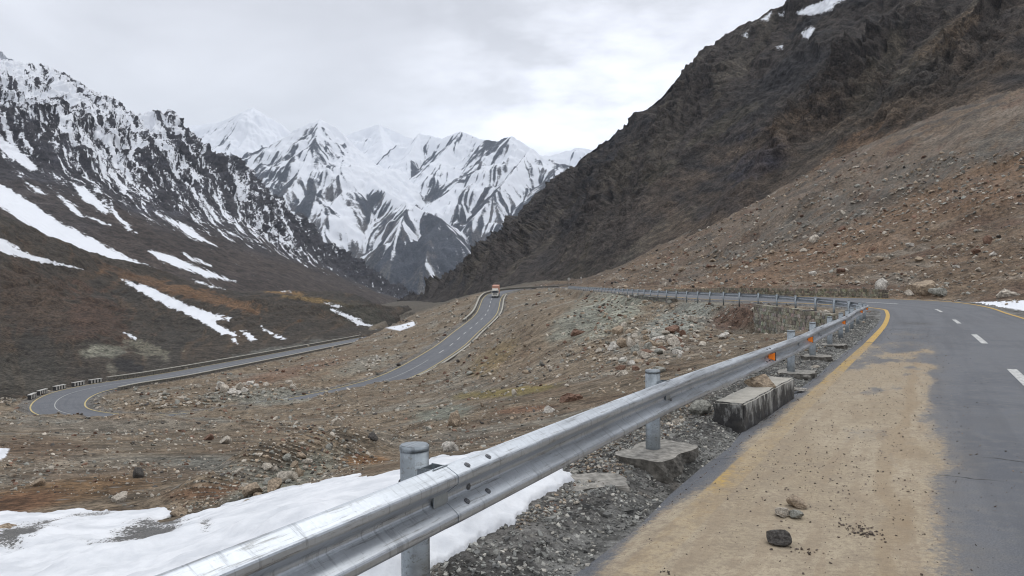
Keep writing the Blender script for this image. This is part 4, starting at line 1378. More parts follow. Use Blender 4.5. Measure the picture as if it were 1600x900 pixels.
M_GALV = galv('galvanised steel')
M_GALV_POST = galv('galvanised post steel', (0.33, 0.365, 0.395), 0.42)
M_DARK = plain_mat('dark steel', (0.05, 0.05, 0.055), 0.5, 0.6)
M_BOLT = plain_mat('dull bolt steel', (0.10, 0.105, 0.115), 0.5, 0.6)
M_ORANGE = plain_mat('orange reflector', (0.95, 0.235, 0.012), 0.35, fine=30, var=(.85, 1.1))

_half = [(0.003, 0.156), (0.013, 0.152), (0.018, 0.1495), (0.074, 0.118), (0.080, 0.1125), (0.083, 0.105), (0.083, 0.083), (0.0805, 0.0755), (0.076, 0.0705), (0.012, 0.022), (0.005, 0.0145), (0.002, 0.007)]
PROF = np.array(_half + [(d_, -z_) for d_, z_ in _half[::-1]])
_pn = np.gradient(PROF, axis=0)
_pn = np.stack([-_pn[:, 1], _pn[:, 0]], 1)
_pn /= np.linalg.norm(_pn, axis=1, keepdims=True)
PROF_LOOP = np.vstack([PROF, (PROF - _pn * 0.004 * np.sign(_pn[:, :1].mean() + 1e-9))[::-1]])
BEAM_Z, BEAM_OFF = 0.565, 0.165

rail = empty('guardrail', (float(RAIL_PTS[2][0]), float(RAIL_PTS[2][1]), 0))
tag(rail, 'galvanised steel guardrail with orange reflectors along the left road edge', 'guardrail')


def beam(pa, s_over, off, n_step):
    """one length of W-beam through the given rail points"""
    n = len(pa)
    T = np.gradient(pa[:, :2], axis=0)
    T /= np.linalg.norm(T, axis=1, keepdims=True)
    R = np.stack([T[:, 1], -T[:, 0]], 1)
    k = len(PROF_LOOP)
    d = PROF_LOOP[:, 0] + BEAM_OFF - 0.04 + off
    xy = pa[:, None, :2] + R[:, None] * d[None, :, None]
    z = pa[:, 2:3] + BEAM_Z + PROF_LOOP[None, :, 1]
    co = np.concatenate([xy, z[..., None]], -1) - np.array([rail.location.x, rail.location.y, 0])
    i = np.arange(n - 1)[:, None] * k
    j = np.arange(k)[None]
    f = np.stack([i + j, i + (j + 1) % k, i + k + (j + 1) % k, i + k + j], -1).reshape(-1, 4)
    caps = []
    h = k // 2
    for q, base in ((0, 0), (n - 1, (n - 1) * k)):
        for a_ in range(h - 1):
            fa = [base + a_, base + a_ + 1, base + k - 2 - a_, base + k - 1 - a_]
            caps.append(fa if q else fa[::-1])
    return mesh_np('beam', co.reshape(-1, 3), np.vstack([f, np.array(caps)]), M_GALV, smooth=False, parent=rail)


RP, RS = resample(RAIL, 0.05)
post_xy = np.array(RAIL_PTS)
POST_S = [float(RS[np.argmin(np.hypot(RP[:, 0] - q[0], RP[:, 1] - q[1]))]) for q in RAIL_PTS]
splice_s = [POST_S[k] for k in range(0, len(POST_S), 2)]
splice_s[1] += 0.30
splice_s[2] += 0.75                                       # the lap just beyond the parapet block
beams = []
for k in range(len(splice_s) - 1):
    a_ = (RS >= splice_s[k] - 0.25) & (RS <= splice_s[k + 1] + 0.25)
    beams.append(beam(RP[a_][::6], 0, 0.0045 * (k % 2), 1))


def at_rail(s_, lat=0.0):
    x, y_, z = (float(np.interp(s_, RS, RP[:, k])) for k in range(3))
    x2, y2 = float(np.interp(s_ + .2, RS, RP[:, 0])), float(np.interp(s_ + .2, RS, RP[:, 1]))
    L_ = math.hypot(x2 - x, y2 - y_) + 1e-9
    tx, ty = (x2 - x) / L_, (y2 - y_) / L_
    return Vector((x + ty * lat, y_ - tx * lat, z)), math.atan2(ty, tx)


ORG = Vector((rail.location.x, rail.location.y, 0))


def make_post(seg=28):
    bm = bmesh.new()
    add_cyl(bm, (0, 0, 0.19), 0.070, 1.21, seg)
    post = bm_obj('post', bm, M_GALV_POST, rail, smooth=False)
    bm = bmesh.new()
    r = add_cyl(bm, (0, 0, 0.802), 0.0722, 0.036, seg)
    bmesh.ops.bevel(bm, geom=[e for e in bm.edges], offset=0.006, segments=2, affect='EDGES')
    cap = bm_obj('post_cap', bm, M_GALV_POST, post)
    bm = bmesh.new()                                      # open-topped folded spacer between post and beam
    for sy in (-1, 1):
        add_box(bm, (0.10, sy * 0.055, BEAM_Z + 0.06), (0.085, 0.006, 0.19), Matrix.Rotation(sy * -0.22, 4, 'Z'))
    add_box(bm, (0.146, 0, BEAM_Z + 0.06), (0.006, 0.13, 0.19))
    add_box(bm, (0.069, 0, BEAM_Z + 0.06), (0.006, 0.09, 0.19))
    sp = bm_obj('spacer', bm, M_GALV_POST, post)
    bm = bmesh.new()
    add_cyl(bm, (-0.078, 0, BEAM_Z + 0.06), 0.016, 0.018, 8, RY90)
    bolt = bm_obj('bolt', bm, M_DARK, post)
    for o in (post, cap):
        for p in o.data.polygons:
            p.use_smooth = abs(p.normal.z) < .5
    return post


def copy_tree(o, parent=None):
    c = o.copy()
    C.objects.link(c)
    c.parent = parent
    c.matrix_parent_inverse = Matrix.Identity(4)
    for ch in list(o.children):
        copy_tree(ch, c)
    return c


proto_post = make_post()
first = True
for k, q in enumerate(RAIL_PTS):
    if k in (0, 4):
        continue
    o = proto_post if first else copy_tree(proto_post, rail)
    first = False
    p, ang = at_rail(POST_S[k])
    o.location = p - ORG
    o.rotation_euler = (random.uniform(-.012, .012), random.uniform(-.012, .012), ang - math.pi / 2)   # local +X points to the road

# bolts on the two near laps: pairs through each fold, heads facing the road
def bolt_at(s_, z, parent, r=0.0115, d=0.083, tilt=0):
    bm = bmesh.new()
    add_cyl(bm, (0, 0, 0), r * 1.25, 0.006, 18, RY90)
    add_cyl(bm, (0.004, 0, 0), r, 0.006, 14, RY90, r2=r * .6)
    o = bm_obj('bolt', bm, M_BOLT, parent)
    p, ang = at_rail(s_, BEAM_OFF - 0.04 + d + 0.006)
    o.location = p - ORG + Vector((0, 0, BEAM_Z + z))
    o.rotation_euler = (0, -math.radians(tilt), ang - math.pi / 2)
    return o


for sp_i, spl in enumerate(splice_s[1:5]):
    for ds in (-0.11, 0.11):
        for z, d_, tl in ((0.134, 0.047, 60), (-0.046, 0.046, 53)):
            bolt_at(spl + ds, z, beams[sp_i], r=0.0135, d=d_, tilt=tl)
    bolt_at(spl - .02, 0.0, beams[sp_i], r=0.014, d=0.002)
bolt_at(POST_S[3] - .05, 0.0, beams[1], r=0.02, d=0.006)
bolt_at(POST_S[3] + .05, -0.03, beams[1], r=0.014, d=0.03)


def reflector(s_):
    r_ = empty('reflector', parent=rail)
    p, ang = at_rail(s_, BEAM_OFF - 0.03)
    r_.location = p - ORG + Vector((0, 0, BEAM_Z))
    r_.rotation_euler = (0, 0, ang - math.pi / 2)         # +X road, +Y along travel

    def plate(name, x0, x1, h0, h1, y_, th, mat, skew):
        bm = bmesh.new()
        vs = [bm.verts.new((x, y_ + skew * (x - x0) + t, z)) for t in (0, th) for x, z in ((x0, -h0), (x1, -h1), (x1, h1), (x0, h0))]
        for f in ((0, 1, 2, 3), (7, 6, 5, 4), (0, 4, 5, 1), (1, 5, 6, 2), (2, 6, 7, 3), (3, 7, 4, 0)):
            bm.faces.new([vs[i_] for i_ in f])
        return bm_obj(name, bm, mat, r_)
    plate('reflector_face', 0.002, 0.088, 0.026, 0.060, -0.006, 0.004, M_ORANGE, 0.55)
    plate('bracket', -0.006, 0.098, 0.026, 0.070, 0.0, 0.004, M_DARK, 0.55)
    return r_


for yy in (11.75, 15.6, 19.3, 23.3, 27.4, 34.0, 38.6):
    if yy in (19.3, 27.4):
        continue
    s_ = float(np.interp(yy, RP[:, 1], RS))
    reflector(s_)

# ------------------------------------------------------------------ concrete beside the rail
ang_rail = math.atan2(3.65, 1.83)
c1 = at_rail(POST_S[3], 0.02)[0]
o = rough_block('concrete_footing', (c1.x - .0, c1.y - .06, -0.13), (0.52, 0.92, 0.40), ang_rail - math.pi / 2 - .12, M_CONC, 3, 0.045, 13)
o.data.materials.append(M_CONC_DARK)
for p in o.data.polygons:
    if p.normal.z < 0.6:
        p.material_index = 1
tag(o, 'broken concrete footing with dark undercut face under the second nearest guardrail post', 'footing')
p = un(905, 772, 6.2)
o = rough_block('concrete_slab', (p[0] + .06, 6.28, -0.03), (0.66, 0.46, 0.12), 0.35, M_CONC, 9, 0.05, 9)
tag(o, 'flat pale concrete slab lying between snow patch and gravel', 'slab')
for k, lab in ((5, 'thin pale concrete footing of the guardrail post just beyond the parapet block'), (6, 'small concrete footing of the fourth guardrail post from the camera'), (7, 'thin flat concrete footing under the guardrail post beyond two reflectors')):
    c1, ag = at_rail(POST_S[k], 0.1)
    o = rough_block('concrete_footing', (c1.x, c1.y, -0.02), (0.62, 0.8, 0.16), ag - math.pi / 2, M_CONC, 20 + k, 0.07, 7)
    o.data.materials.append(M_CONC_DARK)
    for q in o.data.polygons:
        if q.normal.z < .6:
            q.material_index = 1
    tag(o, lab, 'footing')

# the tarred parapet block under the rail
pa, pb = np.array([2.50, 8.95]), np.array([4.02, 11.55])
mid, dv = (pa + pb) / 2, pb - pa
bm = bmesh.new()
add_box(bm, (0, 0, 0), (0.36, float(np.linalg.norm(dv)), 0.62), None, 0.018)
bmesh.ops.subdivide_edges(bm, edges=[e for e in bm.edges if e.calc_length() > .3], cuts=14, use_grid_fill=True)
for v in bm.verts:
    q = np.array(v.co[:])
    v.co = q + 0.010 * np.array([fbm(q[1] * 4, q[2] * 5 + q[0] * 3, 3, 61 + i_) for i_ in range(3)])
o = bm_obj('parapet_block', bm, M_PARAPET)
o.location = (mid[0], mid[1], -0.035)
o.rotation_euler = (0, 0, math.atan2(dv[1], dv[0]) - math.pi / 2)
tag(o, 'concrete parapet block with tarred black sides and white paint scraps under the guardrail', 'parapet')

# ================================================================== BARRIERS ALONG THE LOWER ROAD
def proj_u(i, lat):
    q = ROAD[i, :2] + ROAD_N[i] * lat
    return U0 + q[0] / q[1] * F


def wall_strip(name, i0, i1, lat, w, h, label, cat, mat_body, cap_mat=None, sink=.6, kind=None):
    """low wall following the road: body below, overhanging pale coping on top"""
    i = np.arange(i0, i1 + 1)

    def sweep(nm, x0, x1, z0, z1, mat, parent=None):
        loop = [(x0, z0), (x1, z0), (x1, z1), (x0, z1)]
        co = np.concatenate([np.c_[ROAD[i, :2] + ROAD_N[i] * (lat[i] + dx)[:, None], ROAD[i, 2] + dz][:, None] for dx, dz in loop], 1)
        n, k = len(i), 4
        a_ = np.arange(n - 1)[:, None] * k
        j = np.arange(k)[None]
        f = np.stack([a_ + j, a_ + (j + 1) % k, a_ + k + (j + 1) % k, a_ + k + j], -1).reshape(-1, 4)
        f = np.vstack([f, [[3, 2, 1, 0]], [[(n - 1) * k + q for q in range(4)]]])
        return mesh_np(nm, co.reshape(-1, 3), f, mat, smooth=False, parent=parent)
    body = sweep(name, -w / 2, w / 2, -sink, h - .12, mat_body)
    if cap_mat:
        sweep('coping', -w / 2 - .05, w / 2 + .05, h - .118, h, cap_mat, body)
    if label:
        tag(body, label, cat)
    else:
        tag(body, kind='structure')
    return body


M_WALLBODY = plain_mat('weathered wall stone', (0.12, 0.112, 0.10), .95, fine=2.5, var=(.5, 1.5), bump_d=.03)
OUT = -HALF_L - 0.9
INN = HALF_R + 1.1
lower = ROAD_S > ROAD_S[i_hair]
us_out = np.array([proj_u(k, OUT[k]) for k in range(len(ROAD))])
us_in = np.array([proj_u(k, INN[k]) for k in range(len(ROAD))])
ks = np.nonzero(lower & (ROAD_Y < 335))[0]
k_w0 = ks[np.argmax(us_out[ks] > 168)]
k_end = ks[-1]
wall_strip('parapet_wall', k_w0, k_end, OUT, 0.5, 0.85, 'long low pale-topped parapet wall on the far edge of the valley road', 'wall', M_WALLBODY, M_KERB)
k_i0 = ks[np.argmax(us_in[ks] > 178)]
wall_strip('kerb_wall', k_i0, k_end - 4, INN, 0.45, 0.55, 'low pale-topped kerb wall on the near edge of the valley road', 'wall', M_WALLBODY, M_KERB)

# striped parapet blocks round the outside of the hairpin
def make_block():
    root = empty('parapet_block')
    bm = bmesh.new()
    add_box(bm, (0, 0, 0.10), (2.9, 0.5, 1.1), None, .02)
    bm_obj('body', bm, M_BLACK, root)
    bm = bmesh.new()
    add_box(bm, (0, 0, 0.70), (3.0, 0.6, 0.098), None, .015)
    bm_obj('coping', bm, M_WHITEPAINT, root)
    for x in (-1.15, -0.38, 0.38, 1.15):
        bm = bmesh.new()
        add_box(bm, (x, 0, 0.345), (0.36, 0.515, 0.60))
        bm_obj('stripe', bm, M_WHITEPAINT, root)
    return root


blk, n_b = make_block(), 0
hs = ROAD_S[i_hair] - 9
while True:
    k = int(np.searchsorted(ROAD_S, hs))
    if k >= k_w0 - 2:
        break
    o = blk if n_b == 0 else copy_tree(blk)
    n_b += 1
    o.location = (*(ROAD[k, :2] + ROAD_N[k] * OUT[k]), ROAD[k, 2])
    o.rotation_euler = (0, 0, math.atan2(ROAD_T[k, 1], ROAD_T[k, 0]))
    tag(o, 'black and white striped concrete block in the row outside the hairpin', 'parapet', 'striped parapet blocks round the hairpin')
    hs += 4.7

# the stretch the lorry comes down: parapet on the valley side, kerb on the hill side
RGT, LFT = HALF_R + 0.85, -HALF_L - 0.95
kt = np.nonzero((ROAD_S > S_TRUCK - 14))[0]
k0 = kt[0]
k1 = int(np.argmin(np.where((ROAD_S > S_TRUCK) & (ROAD_S < ROAD_S[i_hair]), np.abs(ROAD_Y - 222), 1e9)))
wall_strip('parapet_wall', k0, k1, RGT, 0.45, 0.8, 'pale-topped parapet wall round the turn behind the lorry', 'wall', M_WALLBODY, M_KERB)
k2 = int(np.argmin(np.where((ROAD_S > S_TRUCK) & (ROAD_S < ROAD_S[i_hair]), np.abs(ROAD_Y - 300), 1e9)))
k3 = int(np.argmin(np.where((ROAD_S > S_TRUCK) & (ROAD_S < ROAD_S[i_hair]), np.abs(ROAD_Y - 138), 1e9)))
wall_strip('kerb_wall', k2, k3, LFT, 0.35, 0.38, 'low kerb wall on the hillside edge of the sloping road', 'wall', M_WALLBODY, M_KERB)


# ------------------------------------------------------------------ the lorry
def make_truck(loc, rz):
    """facing local +Y"""
    root = empty('cargo_truck', loc, rz)
    Mw, Mo = plain_mat('cream cab paint', (0.62, 0.60, 0.55), .45, fine=2), plain_mat('faded orange cargo cover', (0.50, 0.27, 0.20), .85, fine=2.5, var=(.75, 1.2))
    Mg, Mt = plain_mat('dark glass', (0.03, 0.035, 0.045), .12), plain_mat('tyre rubber', (0.03, 0.03, 0.03), .9)
    Ml = plain_mat('lamp lens', (0.75, 0.75, 0.70), .2)
    bm = bmesh.new()
    add_box(bm, (0, -0.9, 1.0), (1.1, 8.6, 0.32), None, .02)
    bm_obj('chassis', bm, M_DARK, root)
    bm = bmesh.new()
    add_box(bm, (0, 2.9, 1.72), (2.44, 1.75, 2.02), None, .12)
    for v in bm.verts:                                     # windscreen leans back
        if v.co.z > 2.0 and v.co.y > 3.4:
            v.co.y -= 0.16 * (v.co.z - 2.0) / .7
    bm_obj('cab', bm, Mw, root)
    bm = bmesh.new()
    add_box(bm, (0, 2.55, 3.06), (2.2, 1.3, 0.62), None, .10)
    for v in bm.verts:
        if v.co.z > 3.1 and v.co.y > 2.9:
            v.co.y -= .35
    bm_obj('roof_fairing', bm, Mw, root)
    bm = bmesh.new()
    add_box(bm, (0, 3.735, 2.2), (2.08, 0.04, 0.74), Matrix.Rotation(0.20, 4, 'X'), .015)
    bm_obj('windscreen', bm, Mg, root)
    bm = bmesh.new()
    add_box(bm, (0, 3.79, 1.40), (1.62, 0.05, 0.34), None, .02)
    bm_obj('grille', bm, M_DARK, root)
    bm = bmesh.new()
    add_box(bm, (0, 3.84, 0.80), (2.44, 0.22, 0.42), None, .05)
    bm_obj('bumper', bm, Mw, root)
    for sx in (-1, 1):
        bm = bmesh.new()
        add_box(bm, (sx * 0.92, 3.96, 0.84), (0.40, 0.05, 0.20), None, .02)
        bm_obj('headlight', bm, Ml, root)
        bm = bmesh.new()
        add_box(bm, (sx * 1.42, 3.55, 2.2), (0.20, 0.08, 0.52), None, .02)
        add_box(bm, (sx * 1.28, 3.55, 2.42), (0.16, 0.03, 0.03))
        bm_obj('mirror', bm, M_DARK, root)
        bm = bmesh.new()
        add_box(bm, (sx * 1.222, 2.95, 2.2), (0.02, 0.95, 0.68), None, .008)
        bm_obj('side_window', bm, Mg, root)
    bm = bmesh.new()
    add_box(bm, (0, -1.9, 2.75), (2.5, 6.9, 3.1), None, .06)
    for v in bm.verts:                                     # tarpaulin sags between its hoops
        v.co.z += .06 * math.sin(v.co.y * 2.7) if v.co.z > 4 else 0
    bm_obj('cargo_box', bm, Mo, root)
    bm = bmesh.new()
    add_box(bm, (0, 1.58, 2.05), (2.46, 0.05, 1.7))
    bm_obj('headboard', bm, Mw, root)
    for y_, dual in ((2.95, 0), (-2.6, 1), (-3.9, 1)):
        for sx in (-1, 1):
            bm = bmesh.new()
            add_cyl(bm, (0, 0, 0), .52, .32 + .26 * dual, 24, RY90)
            bmesh.ops.bevel(bm, geom=bm.edges[:], offset=.03, segments=1, affect='EDGES')
            w = bm_obj('wheel', bm, Mt, root)
            w.location = (sx * (1.06 - .13 * dual), y_, .52)
            bm = bmesh.new()
            add_cyl(bm, (sx * (.165 + .13 * dual), 0, 0), .29, .03, 18, RY90)
            bm_obj('rim', bm, M_GALV_POST, w)
    return root


kt = int(np.argmin(np.where((ROAD_S > S_TRUCK) & (ROAD_S < ROAD_S[i_hair]), np.abs(ROAD_Y - 287), 1e9)))
tp = ROAD[kt, :2] + ROAD_N[kt] * -0.95
truck = make_truck((tp[0], tp[1], ROAD[kt, 2] + 0.02), math.atan2(ROAD_T[kt, 1], ROAD_T[kt, 0]) - math.pi / 2)
truck.rotation_euler.x = -math.atan2(ROAD[kt - 3, 2] - ROAD[kt + 3, 2], 6.0)
tag(truck, 'oncoming lorry with cream cab and faded orange cargo box on the sloping road', 'truck')


# round signs at the far turn
def round_sign(x, y_, zc_, r, label):
    z0 = float(ground_z(x, y_)) - .2
    root = empty('round_sign', (x, y_, z0))
    bm = bmesh.new()
    add_cyl(bm, (0, 0, (zc_ - z0) / 2), .05, zc_ - z0, 12)
    bm_obj('pole', bm, M_GALV_POST, root)
    bm = bmesh.new()
    add_cyl(bm, (0, -.075, zc_ - z0), r, .03, 28, RX90)
    bm_obj('disc', bm, M_WHITEPAINT, root)
    tag(root, label, 'sign')


p = un(889, 436, 340)
round_sign(p[0], p[1], p[2], .62, 'larger round white sign at the far bend, left of the brown slope')
p = un(908, 434, 330)
round_sign(p[0], p[1], p[2], .42, 'smaller round white sign at the far bend, right of the larger one')

# a dirt track crossing below the right mountain
tk = [hit(uu, vv) for uu, vv in ((652, 460.5), (676, 461.5), (700, 461.5), (724, 463), (748, 463.5))]
tk = [q for q in tk if q is not None and q[1] < 1200]
if len(tk) > 2:
    TP, _ = resample(catmull(tk, 8), 6.0)
    d_ = np.gradient(TP[:, :2], axis=0)
    d_ /= np.linalg.norm(d_, axis=1, keepdims=True) + 1e-9
    nn = np.stack([-d_[:, 1], d_[:, 0]], 1)
    A_, B_ = TP[:, :2] + nn * 2.2, TP[:, :2] - nn * 2.2
    zz = np.maximum(ground_z(A_[:, 0], A_[:, 1]), ground_z(B_[:, 0], B_[:, 1])) + .25
    co = np.stack([np.c_[A_, zz], np.c_[B_, zz]], 1).reshape(-1, 3)
    tag(mesh_np('dirt_track', co, grid_faces(len(TP), 2), plain_mat('pale dirt', (0.20, 0.18, 0.15), .95)), kind='structure')


# ================================================================== SNOW BANK BESIDE THE RAIL
def snow_mat():
    m, nt, p = new_mat('old snow')
    geo = node(nt, 'ShaderNodeNewGeometry').outputs['Position']
    n1 = noise(nt, geo, 2.2, 8.0, 0.62)
    n2 = noise(nt, geo, 28.0, 8.0, 0.7)
    n3 = noise(nt, geo, 75.0, 4.0, 0.7)
    c = mixc(nt, mrange(nt, n1, .4, .6), (0.58, 0.60, 0.635), (0.73, 0.745, 0.775))
    c = mixc(nt, mrange(nt, n3, .56, .64, 0, .12), c, (0.45, 0.43, 0.40))
    dirt = math_n(nt, 'MULTIPLY', attr(nt, 'dirt'), 1.3)
    d = mrange(nt, math_n(nt, 'ADD', dirt, mrange(nt, n2, .40, .60, -.36, .45)), .46, .60, 0, 1, True)
    soft = mrange(nt, dirt, .0, .9, 0, .38)
    c = mixc(nt, soft, c, (0.42, 0.385, 0.34))
    g = mixc(nt, mrange(nt, n3, .4, .6), (0.055, 0.055, 0.058), (0.17, 0.165, 0.155))
    c = mixc(nt, d, c, g)
    nt.links.new(c, p.inputs['Base Color'])
    p.inputs['Roughness'].default_value = .7
    p.inputs['Subsurface Weight'].default_value = 0.0
    h = math_n(nt, 'ADD', math_n(nt, 'MULTIPLY', n2, .12), n1)
    bump(nt, p, h, .35, .05)
    return m


SNOW_POLY = [(-300, 842), (-120, 818), (0, 804), (60, 801), (120, 797), (160, 800), (205, 799), (258, 794), (270, 803), (250, 815), (290, 812), (318, 800), (360, 787), (420, 774), (455, 765), (500, 757), (540, 747), (600, 741),
             (640, 737), (660, 724), (690, 716), (730, 711), (790, 706), (840, 722), (870, 733), (892, 742), (898, 750), (862, 774), (800, 815), (740, 852), (690, 882), (640, 912), (560, 980), (300, 1150), (-300, 1300)]
su = np.arange(-300, 960, 3.0)
sy_ = np.exp(np.arange(math.log(2.0), math.log(13.5), 0.0075))
SU, SY = np.meshgrid(su, sy_)
SX = (SU - U0) / F * SY
sg = ground_z(SX, SY)
sv = V0 + (ZC - sg) / SY * F
sd = poly_sd(SU, sv, SNOW_POLY) * SY / F
sd = sd + fbm(SX * 2.4, SY * 2.4, 4, 601) * .045 + fbm(SX * 9, SY * 9, 3, 603) * .012
nsurf = fbm(SX * 1.1, SY * 1.1, 4, 605) * .075 + fbm(SX * .45, SY * .45, 2, 607) * .08 + fbm(SX * 4.5, SY * 4.5, 4, 609) * .014
thick = np.where(sd > 0, .015 + .15 * (1 - np.exp(-sd / .22)) + nsurf * sstep(0, .4, sd), -.05 + sd * .9)
sz = sg + thick
dirt = np.zeros(SU.shape)
w = fbm(SX * 3.5, SY * 3.5, 4, 611)
for cu, cv, ru, rv, rot, k in ((225, 848, 62, 22, -14, 1.0), (165, 868, 30, 10, 0, .7), (30, 855, 45, 16, -15, 1.0), (70, 832, 40, 7, -18, .7), (140, 812, 60, 5, -10, .35), (250, 822, 55, 7, -8, .6), (320, 838, 14, 12, -50, .35), (0, 872, 40, 12, 0, .6)):
    dirt = np.maximum(dirt, k * sstep(.15, .9, blob(SU, sv, cu, cv, ru, rv, rot) + w * .18))
sz -= dirt * .05
fcs = grid_faces(*SU.shape)
keep = sd.ravel()[fcs].max(1) > -.25
o = mesh_np('snow', np.stack([SX, SY, sz], -1).reshape(-1, 3), fcs[keep], snow_mat(), {'dirt': dirt.ravel()})
tag(o, kind='structure')

# ================================================================== ROCKS
def rock_verts(seed, sub):
    rng = np.random.default_rng(seed)
    bm = bmesh.new()
    bmesh.ops.create_icosphere(bm, subdivisions=sub, radius=1.0)
    co = np.array([v.co[:] for v in bm.verts])
    fc = np.array([[v.index for v in f.verts] for f in bm.faces])
    bm.free()
    for k in range(9):
        n = rng.normal(size=3)
        n /= np.linalg.norm(n)
        d = rng.uniform(.42, .82)
        ex = np.maximum(co @ n - d, 0)
        co = co - ex[:, None] * n
    co *= np.array([rng.uniform(.8, 1.2), rng.uniform(.65, 1.0), rng.uniform(.5, .85)])
    co += rng.normal(0, .025, co.shape)
    co /= np.abs(co[:, :2]).max()
    return co, fc


ROCKS3 = [rock_verts(900 + k, 3) for k in range(9)]
ROCKS2 = [rock_verts(900 + k, 2) for k in range(9)]
ROCKS1 = [rock_verts(950 + k, 1) for k in range(10)]
TINTS = {'pale': (0.43, 0.385, 0.325), 'grey': (0.27, 0.265, 0.235), 'rust': (0.175, 0.108, 0.078), 'dark': (0.085, 0.078, 0.072), 'tan': (0.31, 0.245, 0.18), 'white': (0.48, 0.45, 0.405)}
_cache = {}


def rock_mesh(shape, tint, hi=False):
    key = (shape, tint, hi)
    if key not in _cache:
        co, fc = (ROCKS3 if hi else ROCKS2)[shape]
        rng = np.random.default_rng(hash(key) % 1000 if False else shape * 7 + len(tint))
        col = np.tile(np.array(TINTS[tint]), (len(co), 1)) * (1 + fbm(co[:, 0] * 2 + shape, co[:, 1] * 2 + co[:, 2], 3, shape) * .18)[:, None]
        o = mesh_np('rock', co, fc, M_ROCK, {'col': col}, smooth=False)
        me = o.data
        bpy.data.objects.remove(o)
        _cache[key] = me
    return _cache[key]


N_ROCK = 0


def rock(p, size, tint, label, cat='rock', group=None, hi=False, sink=.25, shape=None, rz=None, flat=1.0, tilt=.25, name='rock'):
    """size = half width in metres"""
    global N_ROCK
    N_ROCK += 1
    sh = shape if shape is not None else int(RNG.integers(0, 9))
    o = bpy.data.objects.new(name, rock_mesh(sh, tint, hi))
    C.objects.link(o)
    h = float(ROCKS2[sh][0][:, 2].max()) * size * flat
    o.location = (p[0], p[1], p[2] + h * (1 - 2 * sink))
    o.scale = (size, size * RNG.uniform(.85, 1.15), size * flat)
    o.rotation_euler = (RNG.uniform(-tilt, tilt), RNG.uniform(-tilt, tilt), RNG.uniform(0, 6.28) if rz is None else rz)
    tag(o, label, cat, group)
    return o


def road_z_at(u, v):
    Y = ZC * F / (v - V0)
    return np.array([(u - U0) / F * Y, Y, 0.0])


# stones on the sandy lane
q = road_z_at(1224, 806); rock(q, .082, 'pale', 'pale stone in the pair on the sandy road, the lighter of the two', 'stone', hi=True, shape=2, sink=.1, tilt=.1, flat=.8)
q = road_z_at(1242, 809); rock(q, .060, 'grey', 'grey-green stone touching the pale stone on the sandy road', 'stone', hi=True, shape=4, sink=.1, tilt=.1, flat=.8)
q = road_z_at(1246, 792); rock(q, .080, 'tan', 'wedge-shaped brown stone behind the pale pair on the sandy road', 'stone', hi=True, shape=5, sink=.1, tilt=.1, flat=.7)
q = road_z_at(1218, 850); rock(q, .092, 'dark', 'dark pointed stone nearest the camera on the sandy road', 'stone', hi=True, shape=1, sink=.1, tilt=.2, flat=.9)
# by the rail
q = un(1190, 600, 10.45); q[2] = 0.265
rock(q, .23, 'tan', 'rounded brown boulder sitting on the tarred parapet block', 'boulder', hi=True, shape=3, sink=.06, tilt=.1, flat=.7)
q = road_z_at(1245, 610); rock(q, .14, 'white', 'flat white stone lying on the gravel beyond the parapet block', 'stone', hi=True, shape=6, sink=.2, tilt=.05, flat=.35)
for (uu, vv, sz_, tn, lab) in ((1092, 648, .16, 'grey', 'grey pointed stone in the gravel left of the parapet block'), (1062, 662, .09, 'pale', 'small pale stone between the footing and the parapet block'),
                               (1275, 575, .10, 'pale', 'small pale stone by the footing beyond the parapet block'), (8, 846, .19, 'tan', 'large rounded brown stone at the left edge of the snow'),
                               (32, 860, .14, 'grey', 'greenish grey stone under the brown stone in the snow'), (398, 775, .16, 'tan', 'tall tan stone at the snow edge of the gravel heap'),
                               (428, 768, .13, 'tan', 'rough tan stone beside the tall stone by the snow'), (450, 752, .15, 'pale', 'pale pointed stone on top of the heap beside the snow'),
                               (280, 806, .12, 'tan', 'round brown stone at the left foot of the gravel heap'), (326, 688, .20, 'rust', 'lone reddish stone on the brown flat ground'),
                               (217, 747, .12, 'dark', 'black stone on the brown ground above the snow'), (583, 690, .13, 'dark', 'small black stone on the ground behind the nearest post'),
                               (712, 666, .24, 'tan', 'brown wedge stone above the nearest guardrail post'), (704, 706, .16, 'white', 'white stone just behind the beam near the closest post'),
                               (728, 698, .11, 'pale', 'pale stone beside the white one behind the beam'), (857, 645, .19, 'white', 'white-grey stone on bare ground above the beam'),
                               (892, 627, .36, 'rust', 'dark rusty boulder on the ground behind the second post'), (902, 523, .9, 'rust', 'big red-brown boulder at the left of the boulder field'),
                               (1441, 461, 1.25, 'tan', 'large pale brown boulder across the road at the slope foot'), (1420, 462, .55, 'pale', 'small boulder left of the large roadside boulder'),
                               (1466, 462, .9, 'grey', 'greenish boulder right of the large roadside boulder'), (1573, 464, .95, 'pale', 'angular grey boulder behind the snow strip across the road'),
                               (1378, 455, .75, 'white', 'white boulder beside the end of the revetment wall'), (986, 402, 1.7, 'pale', 'pale boulder standing at the left tip of the debris slope'),
                               (345, 608, .75, 'white', 'biggest white boulder inside the hairpin'), (382, 612, .8, 'white', 'broad white boulder inside the hairpin, right of the biggest'),
                               (352, 694, .22, 'pale', 'pale stone right of the lone reddish stone'), (60, 760, .12, 'tan', 'tan stone in the orange grass above the snow'), (188, 785, .11, 'pale', 'pale stone in brown grass at the snow edge')):
    q = hit(uu, vv)
    if q is None:
        continue
    rock(q, sz_, tn, lab, 'boulder' if sz_ > .3 else 'stone', hi=sz_ * F / q[1] > 12, sink=.2)

